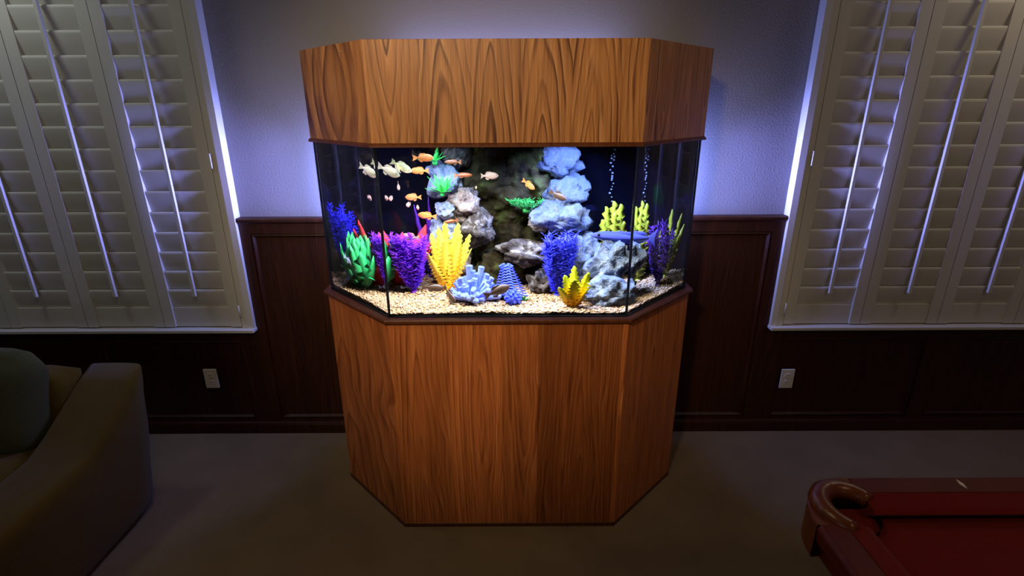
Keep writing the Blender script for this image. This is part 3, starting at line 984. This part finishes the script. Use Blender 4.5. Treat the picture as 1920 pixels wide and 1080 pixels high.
broad('tall yellow plant with feathered blades beside the purple plant', -0.272, -0.43,
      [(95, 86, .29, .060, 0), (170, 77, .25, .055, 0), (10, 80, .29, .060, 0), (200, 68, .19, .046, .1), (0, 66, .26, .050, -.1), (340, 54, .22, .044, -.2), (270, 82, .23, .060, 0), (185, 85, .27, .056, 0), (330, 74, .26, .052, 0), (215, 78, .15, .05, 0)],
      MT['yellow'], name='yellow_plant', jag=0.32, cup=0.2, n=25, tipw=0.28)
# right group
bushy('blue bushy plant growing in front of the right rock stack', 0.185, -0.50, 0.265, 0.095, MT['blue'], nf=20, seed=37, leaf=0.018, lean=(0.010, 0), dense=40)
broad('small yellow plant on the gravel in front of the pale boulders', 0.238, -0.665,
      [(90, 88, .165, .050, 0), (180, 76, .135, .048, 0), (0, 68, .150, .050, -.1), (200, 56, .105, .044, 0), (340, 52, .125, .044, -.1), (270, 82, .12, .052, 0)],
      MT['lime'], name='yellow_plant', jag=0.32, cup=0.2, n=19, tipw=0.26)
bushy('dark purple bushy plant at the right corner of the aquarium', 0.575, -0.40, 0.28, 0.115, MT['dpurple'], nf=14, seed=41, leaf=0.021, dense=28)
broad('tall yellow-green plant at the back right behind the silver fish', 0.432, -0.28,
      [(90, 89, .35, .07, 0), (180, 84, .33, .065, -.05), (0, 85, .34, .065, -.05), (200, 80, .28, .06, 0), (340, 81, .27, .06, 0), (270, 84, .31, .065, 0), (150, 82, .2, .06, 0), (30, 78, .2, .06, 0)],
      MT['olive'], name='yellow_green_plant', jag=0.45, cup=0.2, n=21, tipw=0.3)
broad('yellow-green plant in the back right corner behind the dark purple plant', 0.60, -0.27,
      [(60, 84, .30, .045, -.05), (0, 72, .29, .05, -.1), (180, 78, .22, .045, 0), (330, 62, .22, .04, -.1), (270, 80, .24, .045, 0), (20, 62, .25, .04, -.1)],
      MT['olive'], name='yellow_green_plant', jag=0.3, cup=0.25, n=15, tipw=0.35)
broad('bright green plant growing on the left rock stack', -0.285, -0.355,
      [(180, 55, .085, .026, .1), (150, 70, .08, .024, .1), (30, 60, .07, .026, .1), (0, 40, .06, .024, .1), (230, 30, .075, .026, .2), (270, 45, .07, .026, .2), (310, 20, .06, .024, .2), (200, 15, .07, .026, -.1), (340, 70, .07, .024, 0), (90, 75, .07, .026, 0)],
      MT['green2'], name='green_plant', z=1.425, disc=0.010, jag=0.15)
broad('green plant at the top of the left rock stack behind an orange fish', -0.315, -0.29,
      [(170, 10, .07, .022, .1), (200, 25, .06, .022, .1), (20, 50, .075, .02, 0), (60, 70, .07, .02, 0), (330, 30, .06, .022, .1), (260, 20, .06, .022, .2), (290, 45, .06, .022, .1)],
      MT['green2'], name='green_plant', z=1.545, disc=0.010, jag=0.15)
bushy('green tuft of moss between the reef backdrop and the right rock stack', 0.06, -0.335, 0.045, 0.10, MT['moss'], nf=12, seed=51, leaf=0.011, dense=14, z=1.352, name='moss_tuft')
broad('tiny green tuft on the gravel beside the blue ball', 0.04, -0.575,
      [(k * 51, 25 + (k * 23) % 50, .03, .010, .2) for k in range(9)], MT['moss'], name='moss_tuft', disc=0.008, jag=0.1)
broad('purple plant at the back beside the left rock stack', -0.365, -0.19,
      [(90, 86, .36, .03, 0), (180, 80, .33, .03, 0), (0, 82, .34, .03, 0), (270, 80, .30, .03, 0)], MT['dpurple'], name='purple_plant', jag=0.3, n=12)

# light blue coral: a cluster of open tubes
crl = thing('tube_coral', 'light blue coral ornament of clustered tubes on the gravel in the middle', 'coral', (-0.168, -0.575, gz(-0.168, -0.575)))
rr = random.Random(77)


def cup_tube(p0, p1, r, parent, m, name='tube'):
    p0, p1 = Vector(p0), Vector(p1)
    b = MB()
    pts = [p0.lerp(p1, k / 7) for k in range(8)]
    rad = [r * (0.8 + 0.12 * (k % 2) + 0.04 * k) for k in range(8)]
    b.tube(pts, rad, 9, cap=False)
    d = (p1 - p0).normalized()
    b.tube([p1, p1 + d * r * 0.25, p1 + d * r * .1, p1 - d * r * 1.1], [rad[-1], rad[-1] * .92, rad[-1] * .62, rad[-1] * .45], 9, cap=True)
    return build(b, name, m, parent)


for k in range(56):
    a = rr.uniform(0, 6.28); e = rr.uniform(0.15, 1.4)
    ln = rr.uniform(0.066, 0.106)
    ax_ = 0.75 if math.cos(a) < 0 else 1.25
    base = Vector((math.cos(a) * .012, math.sin(a) * .010, 0.008))
    d = Vector((math.cos(a) * math.cos(e) * ax_, math.sin(a) * math.cos(e) * .8, math.sin(e)))
    cup_tube(base, base + d * ln, rr.uniform(0.0075, 0.0110), crl, MT['coral'])
for (px, pz, r) in ((-0.002, 0.150, .012), (0.046, 0.145, .011), (0.024, 0.118, .013), (0.066, 0.115, .011), (-0.036, 0.10, .011), (0.085, 0.10, .010), (0.010, 0.130, .011)):
    cup_tube((px * .5, 0.004, 0.03), (px, 0.0, pz), r, crl, MT['coral'])

# striped blue anemone: fan of ridged arcs
anm = thing('blue_anemone', 'striped deep blue anemone ornament right of the light blue coral', 'coral', (-0.025, -0.545, gz(-0.025, -0.545)))
b = MB(); b.tube([(0, 0, 0), (0.002, 0, 0.05), (0.002, 0, 0.095), (-0.004, 0, 0.135)], [0.03, 0.026, 0.017, 0.010], 12)
build(b, 'stalk', MT['stripe'], anm)
for k in range(11):
    zz = 0.02 + 0.011 * k
    wv = 0.072 - 0.0046 * k
    b = MB()
    pts = []
    for j in range(13):
        u = -1 + 2 * j / 12
        pts.append((u * wv + 0.016 - 0.0012 * k, -0.022 - 0.012 * (1 - u * u) + 0.0015 * k, zz + 0.016 * (1 - abs(u)) + 0.003 * math.sin(j * 2.1)))
    b.tube(pts, [0.0026 + 0.0016 * (1 - abs(-1 + 2 * j / 12)) for j in range(13)], 7)
    build(b, 'tentacle', MT['coral2'], anm)
for k in range(5):
    cup_tube((0.0, 0, 0.10), (-0.022 + 0.011 * k, -0.004, 0.143 + 0.006 * (k % 2)), 0.007, anm, MT['coral2'])

# blue ball of tubes
bal = thing('tube_coral', 'small round blue coral ball on the gravel right of the anemone', 'coral', (0.002, -0.615, gz(0.002, -0.615)))
b = MB(); b.tube([(0, 0, -.004), (0, 0, 0.012), (0, 0, 0.03), (0, 0, 0.045)], [0.012, 0.022, 0.022, 0.010], 10)
build(b, 'core', MT['coral2'], bal)
for k in range(30):
    ph = math.acos(1 - 1.75 * (k + .5) / 30); th = k * 2.39996
    d = Vector((math.sin(ph) * math.cos(th), math.sin(ph) * math.sin(th), math.cos(ph)))
    c = Vector((0, 0, 0.026))
    p1 = c + d * 0.034
    if p1.z < 0.002: p1.z = 0.002
    cup_tube(c + d * 0.014, p1, 0.0052, bal, MT['coral2'])


# ------------------------------------------------------------------ fish
def fish_meshes(m, deep=0.30, wide=0.16, tail=0.26, key=''):
    """unit-length fish along +x (head at +0.5)"""
    b = MB()
    n, seg = 12, 12
    vs = []
    for i in range(n + 1):
        t = i / n
        x = 0.5 - 0.78 * t
        h = deep * 0.5 * (math.sin(math.pi * min(1.0, 0.015 + t * 0.95) ** 0.72) ** 1.1 + 0.16 * t * t + 0.01)
        wv = wide * 0.5 * (math.sin(math.pi * min(1.0, 0.015 + t * 0.95) ** 0.66) + 0.03)
        for k in range(seg):
            a = 2 * math.pi * k / seg
            vs.append((x, wv * math.cos(a), h * math.sin(a)))
    fs = [(i * seg + k, i * seg + (k + 1) % seg, (i + 1) * seg + (k + 1) % seg, (i + 1) * seg + k) for i in range(n) for k in range(seg)]
    fs += [tuple(range(seg)), tuple(n * seg + k for k in range(seg - 1, -1, -1))]
    b.add(vs, fs, True)
    body = b.mesh('fish', m)

    def flat(pts, th=0.008):
        q = MB(); k = len(pts)
        v2 = [(x, -th, z) for x, z in pts] + [(x, th, z) for x, z in pts]
        q.add(v2, [tuple(range(k)), tuple(range(2 * k - 1, k - 1, -1))] + [(i, (i + 1) % k, k + (i + 1) % k, k + i) for i in range(k)])
        return q
    tailm = flat([(-0.25, 0.03), (-0.36, 0.09), (-0.25 - tail, 0.15), (-0.25 - tail * .78, 0.0), (-0.25 - tail, -0.15), (-0.36, -0.09), (-0.25, -0.03)]).mesh('tail_fin', m)
    dors = flat([(0.18, deep * .42), (0.08, deep * .62), (-0.12, deep * .60), (-0.22, deep * .30), (-0.10, deep * .30), (0.10, deep * .40)]).mesh('dorsal_fin', m)
    anal = flat([(0.02, -deep * .42), (-0.06, -deep * .62), (-0.18, -deep * .46), (-0.20, -deep * .26), (-0.08, -deep * .36)]).mesh('anal_fin', m)
    pec = flat([(0.0, 0.0), (-0.05, 0.045), (-0.15, 0.02), (-0.14, -0.035), (-0.04, -0.03)], 0.005).mesh('pectoral_fin', m)
    q = MB()
    bm = bmesh.new(); bmesh.ops.create_icosphere(bm, subdivisions=1, radius=0.026)
    q.add([v.co.copy() for v in bm.verts], [tuple(v.index for v in f.verts) for f in bm.faces], True); bm.free()
    eye = q.mesh('eye', MT['f_eye'])
    return body, tailm, dors, anal, pec, eye, deep, wide


FK = {
    'orange': fish_meshes(MT['f_orange'], 0.34, 0.17), 'pale': fish_meshes(MT['f_pale'], 0.34, 0.18, 0.24), 'pink': fish_meshes(MT['f_pink'], 0.36, 0.22),
    'grey': fish_meshes(MT['f_grey'], 0.36, 0.17, 0.2), 'brown': fish_meshes(MT['f_brown'], 0.34, 0.17), 'tan': fish_meshes(MT['f_tan'], 0.40, 0.18),
    'blue': fish_meshes(MT['f_blue'], 0.15, 0.10, 0.17), 'silver': fish_meshes(MT['f_silver'], 0.19, 0.11, 0.17),
    'rust': fish_meshes(MT['f_rust'], 0.24, 0.14, 0.22),
}


def fish(kind, label, x, y, z, length, heading, pitch=0.0):
    """heading: degrees about z, 0 = head to the right of the picture, 180 = to the left, -90 = facing the viewer"""
    body, tailm, dors, anal, pec, eye, deep, wide = FK[kind]
    o = put('fish', body, None, (x, y, z), (0, math.radians(-pitch), math.radians(heading)), (length,) * 3)
    tag(o, label, 'fish', 'fish swimming in the aquarium')
    put('tail_fin', tailm, o); put('dorsal_fin', dors, o); put('anal_fin', anal, o)
    for s in (-1, 1):
        put('pectoral_fin', pec, o, (0.16, s * wide * 0.46, -deep * .12), (0, 0, s * math.radians(25)))
        put('eye', eye, o, (0.385, s * wide * 0.30, deep * 0.10))
    return o


FISH = [
    ('pale', 'cream fish at the far left near the glass corner, under the hood', -0.489, -.40, 1.522, .105, -20, -22),
    ('pale', 'small cream fish crossing the left glass seam at the top', -0.448, -.45, 1.541, .060, -60, -40),
    ('pale', 'cream fish slanting head down to the right, left of the orange pair', -0.430, -.45, 1.542, .090, 0, -28),
    ('grey', 'grey-brown fish just under the slanting cream fish', -0.479, -.35, 1.513, .070, 175, -8),
    ('orange', 'orange fish at the top in front of the green plant, head to the right', -0.343, -.45, 1.574, .082, 0, 0),
    ('orange', 'orange fish just below the uppermost orange fish', -0.365, -.40, 1.521, .074, 180, 0),
    ('pink', 'pale fish facing the viewer above the small school on the left', -0.446, -.45, 1.466, .052, -80, -25),
    ('pink', 'small pale fish facing the viewer, farthest left of the school', -0.498, -.45, 1.420, .050, -70, 0),
    ('pink', 'small pale fish facing the viewer, second from the left in the school', -0.487, -.40, 1.412, .052, -95, 0),
    ('tan', 'tan deep-bodied fish left of the rock stack, above two small fish', -0.397, -.40, 1.416, .066, 178, 0),
    ('pink', 'small pale fish facing the viewer, just below the tan fish to the left', -0.411, -.45, 1.393, .050, -100, 0),
    ('pink', 'small pale fish facing the viewer, just below the tan fish to the right', -0.376, -.45, 1.382, .050, -80, 0),
    ('orange', 'orange fish swimming to the left above the purple plant', -0.339, -.45, 1.348, .078, 172, 6),
    ('rust', 'orange-brown fish in front of the topmost rock of the left stack', -0.229, -.42, 1.555, .070, 175, 0),
    ('rust', 'slim rust-coloured fish in front of the dark reef backdrop, near the left stack', -0.193, -.42, 1.504, .074, 5, 0),
    ('grey', 'pink-grey fish in front of the middle of the dark reef backdrop', -0.089, -.45, 1.504, .074, 0, 0),
    ('orange', 'orange fish heading down to the right beside the right rock stack', 0.065, -.45, 1.470, .066, -35, -30),
    ('brown', 'dark brown fish heading down in front of the right rock stack', 0.178, -.50, 1.432, .074, 0, -28),
    ('rust', 'orange-brown fish over the low rocks of the left stack', -0.240, -.50, 1.333, .056, 180, -10),
    ('pink', 'tiny pale fish facing the viewer in front of the reef backdrop', -0.142, -.42, 1.455, .034, -90, 10),
    ('silver', 'slim silver-grey fish diving beside the round green plant', -0.660, -.485, 1.152, .110, 25, -38),
    ('brown', 'brown fish on the gravel below the tall yellow plant', -0.326, -.52, 1.062, .092, 10, -6),
    ('brown', 'brown fish nose down on the gravel beside the light blue coral', -0.250, -.61, 1.056, .090, -45, -42),
    ('brown', 'long brown fish in front of the striped blue anemone', -0.060, -.655, 1.080, .112, 18, 18),
    ('grey', 'grey fish above the purple plant, before the red leaves', -0.426, -.36, 1.245, .085, 180, 5),
    ('blue', 'long silver-blue fish above the tall pale boulder', 0.440, -.535, 1.270, .270, 184, 6),
]
for f in FISH: fish(*f)

# ------------------------------------------------------------------ bubbles
q = MB()
bm = bmesh.new(); bmesh.ops.create_icosphere(bm, subdivisions=2, radius=1.0)
q.add([v.co.copy() for v in bm.verts], [tuple(v.index for v in f.verts) for f in bm.faces], True); bm.free()
BUB = q.mesh('air_bubble', MT['bubble'])
rr = random.Random(4)
zs = [1.612, 1.604, 1.585, 1.568, 1.560, 1.556, 1.549, 1.542, 1.530, 1.516, 1.500, 1.488, 1.474, 1.466, 1.458, 1.444, 1.430, 1.418, 1.402, 1.385, 1.366, 1.340, 1.315, 1.29]
for i, z in enumerate(zs):
    r = rr.uniform(0.0028, 0.0052)
    tag(put('air_bubble', BUB, None, (0.432 + rr.uniform(-.010, .010), -0.165 + rr.uniform(-.008, .008), z), (0, 0, 0), (r, r, r * .85)),
        'small bright air bubble rising at the back right of the aquarium', 'bubble', 'air bubbles rising in a string')


# ------------------------------------------------------------------ sofa
def soft_box(name, x0, x1, y0, y1, z0, z1, m, parent, r=0.05, puff=0.0, seed=0.0, shape=None):
    bm = bmesh.new()
    bmesh.ops.create_cube(bm, size=1.0)
    bmesh.ops.subdivide_edges(bm, edges=bm.edges[:], cuts=9, use_grid_fill=True)
    L = Vector((x1 - x0, y1 - y0, z1 - z0))
    for v in bm.verts:
        u = v.co * 2
        p = Vector((v.co.x * L.x, v.co.y * L.y, v.co.z * L.z))
        # round the edges: pull to an inset box and push out by r
        h = L / 2 - Vector((r, r, r))
        qn = Vector((max(-h.x, min(h.x, p.x)), max(-h.y, min(h.y, p.y)), max(-h.z, min(h.z, p.z))))
        d = p - qn
        if d.length > 1e-6: p = qn + d.normalized() * r
        pf = puff * (1 - u.x ** 2 if abs(u.x) < 1 else 0) * 0 + puff * max(0, (1 - u.x ** 4)) * max(0, (1 - u.z ** 4)) * (1 if abs(u.y) > .99 else 0) * (1 if u.y > 0 else -1)
        p.y += pf
        pz = puff * max(0, (1 - u.x ** 4)) * max(0, (1 - u.y ** 4)) * (1 if u.z > .99 else 0)
        p.z += pz
        nn2 = noise.noise(p * 5 + Vector((seed, 0, 0))) * 0.008
        p += Vector((nn2, nn2 * .6, nn2))
        p += Vector(((x0 + x1) / 2, (y0 + y1) / 2, (z0 + z1) / 2))
        if shape: p = shape(p)
        v.co = p
    for f in bm.faces: f.smooth = True
    me = bpy.data.meshes.new(name); bm.to_mesh(me); bm.free(); me.materials.append(m)
    return put(name, me, parent)


SO = (-2.66, -0.95)
sf = thing('sofa', 'dark olive fabric sofa with sloping arms under the left window', 'sofa', (SO[0], SO[1], 0))
before = set(bpy.data.objects)


def rake(p):
    # the back of the sofa leans backwards: its foot stands nearer to the room than its top
    w_ = max(0.0, min(1.0, (p.y + 1.05) / 0.5))
    return Vector((p.x, p.y - 0.17 * w_ * (1 - max(0.0, min(1.0, p.z / 0.68))), p.z))


def arm_shape(p):
    # top slopes down from the back corner toward the front
    y = p.y
    pts = [(-0.40, .695), (-0.50, .675), (-0.56, .622), (-0.64, .568), (-0.81, .462), (-1.05, .445), (-1.5, .44)]
    zt = .44
    for (ya, za), (yb2, zb2) in zip(pts, pts[1:]):
        if yb2 <= y <= ya: zt = za + (zb2 - za) * (ya - y) / (ya - yb2)
    if y > -0.40: zt = .695
    z0 = 0.02
    return rake(Vector((p.x, p.y, z0 + (p.z - z0) * (zt - z0) / (0.70 - z0))))


soft_box('arm', -1.925, -1.662, -1.42, -0.462, 0.02, 0.70, MT['sofa'], sf, 0.035, 0, 1.0, arm_shape)
soft_box('arm', -3.65, -3.395, -1.42, -0.462, 0.02, 0.70, MT['sofa'], sf, 0.035, 0, 2.0, arm_shape)
soft_box('backrest', -3.40, -1.92, -0.64, -0.47, 0.02, 0.68, MT['sofa'], sf, 0.05, 0, 3.0, rake)
soft_box('seat_base', -3.40, -1.92, -1.36, -0.76, 0.03, 0.30, MT['sofa'], sf, 0.03, 0, 4.0)
soft_box('seat_cushion', -2.65, -1.925, -1.38, -0.70, 0.29, 0.43, MT['sofa'], sf, 0.05, 0.01, 5.0)
soft_box('seat_cushion', -3.395, -2.66, -1.38, -0.70, 0.29, 0.43, MT['sofa'], sf, 0.05, 0.01, 6.0)
for o in set(bpy.data.objects) - before: shift(o, -SO[0], -SO[1])
for (cx, lab) in ((-2.275, 'olive green back pillow leaning on the sofa beside the right arm'), (-3.03, 'olive green back pillow at the far left end of the sofa')):
    o = soft_box('pillow', -0.315, 0.315, -0.095, 0.095, -0.21, 0.21, MT['pillow'], None, 0.09, 0.025, cx)
    o.location = (cx, -0.70, 0.60); o.rotation_euler = (math.radians(-16), 0, 0)
    tag(o, lab, 'pillow', 'back pillows on the sofa')

# ------------------------------------------------------------------ pool table
PX0, PX1, PY1, PY0, PZ = 0.722, 2.19, -1.438, -3.95, 0.82
pt = thing('pool_table', 'red felt pool table with dark red wooden rails and leather pockets', 'pool table', ((PX0 + PX1) / 2, (PY0 + PY1) / 2, 0))
before = set(bpy.data.objects)
RW, CW = 0.068, 0.060
CR = 0.17
b = MB(); b.box(PX0 + RW + 0.01, PX1 - RW - 0.01, PY0 + RW + 0.01, PY1 - RW - 0.01, PZ - 0.075, PZ - 0.040)
build(b, 'bed', MT['felt'], pt)


def rail_prof(b, p0, p1, inward, prof):
    p0, p1, inward = Vector(p0), Vector(p1), Vector(inward)
    n = len(prof)
    vs = [Vector((p.x + inward.x * d, p.y + inward.y * d, z)) for p in (p0, p1) for d, z in prof]
    b.add(vs, [tuple(range(n)), tuple(range(n, 2 * n))] + [(i, (i + 1) % n, n + (i + 1) % n, n + i) for i in range(n)])


wood_prof = [(0.0, PZ - 0.012), (0.008, PZ), (RW - .002, PZ + 0.001), (RW - .002, PZ - 0.05), (0.004, PZ - 0.05)]
cush_prof = [(RW - .001, PZ + 0.0005), (RW + CW * .75, PZ - 0.006), (RW + CW, PZ - 0.012), (RW + CW * .96, PZ - 0.018), (RW + CW * .55, PZ - 0.039), (RW - .001, PZ - 0.039)]
ym = (PY0 + PY1) / 2
segs = [((PX0 + CR, PY1), (PX1 - CR, PY1), (0, -1)), ((PX0 + CR, PY0), (PX1 - CR, PY0), (0, 1))]
for xx, iw in ((PX0, 1), (PX1, -1)):
    segs.append(((xx, PY1 - CR), (xx, ym + 0.09), (iw, 0)))
    segs.append(((xx, ym - 0.09), (xx, PY0 + CR), (iw, 0)))
for p0, p1, iw in segs:
    b = MB(); rail_prof(b, p0, p1, iw, wood_prof); r_ = build(b, 'rail', MT['pool_wood'], pt); bevel(r_, 0.003, 2)
    b = MB(); rail_prof(b, p0, p1, iw, cush_prof); build(b, 'cushion', MT['felt'], pt)
    # pearl sights let into the rail
    P0, P1, IW = Vector(p0), Vector(p1), Vector(iw)
    for k in (1, 2, 3):
        c = P0.lerp(P1, k / 4) + IW * (RW * .52)
        al = (P1 - P0).normalized()
        b = MB()
        pts4 = [c + al * 0.0055, c + IW * 0.018, c - al * 0.0055, c - IW * 0.018]
        b.prism([(p.x, p.y) for p in pts4], PZ + 0.0002, PZ + 0.0022)
        build(b, 'sight', MT['pearl'], pt)


def pocket(cx, cy, a0, a1, r, name='pocket'):
    """leather-covered pocket iron: an arched rim round a dark cup"""
    b = MB()
    pts = [(cx + r * math.cos(math.radians(a0 + (a1 - a0) * k / 20)), cy + r * math.sin(math.radians(a0 + (a1 - a0) * k / 20)), PZ - 0.008 + 0.006 * math.sin(math.pi * k / 20)) for k in range(21)]
    b.tube(pts, [0.020 + 0.006 * math.sin(math.pi * k / 20) for k in range(21)], 10)
    o = build(b, name, MT['leather'], pt)
    b = MB()
    n = 20
    vs = []
    for rr_, z in ((r * .98, PZ - 0.02), (r * .9, PZ - 0.09), (r * .6, PZ - 0.16), (0.004, PZ - 0.17)):
        for k in range(n):
            vs.append((cx + rr_ * math.cos(2 * math.pi * k / n), cy + rr_ * math.sin(2 * math.pi * k / n), z))
    lo_ = 0
    b.add(vs, [(i * n + k, i * n + (k + 1) % n, (i + 1) * n + (k + 1) % n, (i + 1) * n + k) for i in range(3) for k in range(n)], True)
    build(b, 'pocket_cup', MT['black'], o)


def corner_block(cx, cy, sx, sy):
    """rounded wooden corner between the rails, hollowed for the pocket"""
    b = MB()
    n = 14
    outer = []
    ox, oy = cx + sx * CR, cy + sy * CR     # centre of the rounding
    for k in range(n + 1):
        a = math.pi / 2 * k / n
        outer.append((ox - sx * CR * math.cos(a), oy - sy * CR * math.sin(a)))
    pcx, pcy = cx + sx * 0.115, cy + sy * 0.115
    inner = []
    for k in range(n + 1):
        a = -0.35 + (math.pi / 2 + 0.7) * k / n
        inner.append((pcx - sx * 0.066 * math.cos(a), pcy - sy * 0.066 * math.sin(a)))
    inner[0] = (cx + sx * RW, cy + sy * CR); inner[-1] = (cx + sx * CR, cy + sy * RW)
    vs = [(x, y, PZ - 0.002) for x, y in outer] + [(x, y, PZ - 0.003) for x, y in inner] + [(x, y, PZ - 0.100) for x, y in outer] + [(x, y, PZ - 0.100) for x, y in inner]
    m2 = n + 1
    fs = []
    for k in range(n):
        fs += [(k, k + 1, m2 + k + 1, m2 + k), (2 * m2 + k, 2 * m2 + k + 1, k + 1, k), (m2 + k, m2 + k + 1, 3 * m2 + k + 1, 3 * m2 + k), (2 * m2 + k, 2 * m2 + k + 1, 3 * m2 + k + 1, 3 * m2 + k)]
    b.add(vs, fs, False)
    bevel(build(b, 'corner_casting', MT['leather'], pt), 0.004, 2)


for cx, cy, sx, sy in ((PX0, PY1, 1, -1), (PX1, PY1, -1, -1), (PX0, PY0, 1, 1), (PX1, PY0, -1, 1)):
    corner_block(cx, cy, sx, sy)
    pcx, pcy = cx + sx * 0.115, cy + sy * 0.115
    mid = math.degrees(math.atan2(-sy, -sx))
    pocket(pcx, pcy, mid - 110, mid + 110, 0.070)
for xx, sx in ((PX0, 1), (PX1, -1)):
    pocket(xx + sx * 0.06, ym, (180 if sx > 0 else 0) - 90, (180 if sx > 0 else 0) + 90, 0.062)
# apron: four boards set in below the rails
AP = 0.026
EN = 0.135
for x0_, x1_, y0_, y1_ in ((PX0 + AP, PX0 + AP + .03, PY0 + EN, PY1 - EN), (PX1 - AP - .03, PX1 - AP, PY0 + EN, PY1 - EN), (PX0 + EN, PX1 - EN, PY1 - AP - .03, PY1 - AP), (PX0 + EN, PX1 - EN, PY0 + AP, PY0 + AP + .03)):
    b = MB(); b.box(x0_, x1_, y0_, y1_, PZ - 0.108, PZ - 0.052)
    bevel(build(b, 'apron', MT['pool_wood'], pt), 0.004, 2)
for lx in (PX0 + 0.20, PX1 - 0.20):
    for ly in (PY1 - 0.22, PY0 + 0.22):
        b = MB()
        prof = [(0.075, PZ - 0.076), (0.075, PZ - 0.26), (0.08, PZ - 0.30), (0.06, PZ - 0.33), (0.075, PZ - 0.40), (0.085, PZ - 0.46), (0.06, PZ - 0.56), (0.05, PZ - 0.66), (0.062, PZ - 0.70), (0.055, PZ - 0.74), (0.085, 0.05), (0.085, 0.0)]
        b.tube([(lx, ly, z) for r, z in prof], [r for r, z in prof], 16)
        build(b, 'leg', MT['pool_wood'], pt)
for o in set(bpy.data.objects) - before: 
    if o.parent == pt: shift(o, -pt.location.x, -pt.location.y)
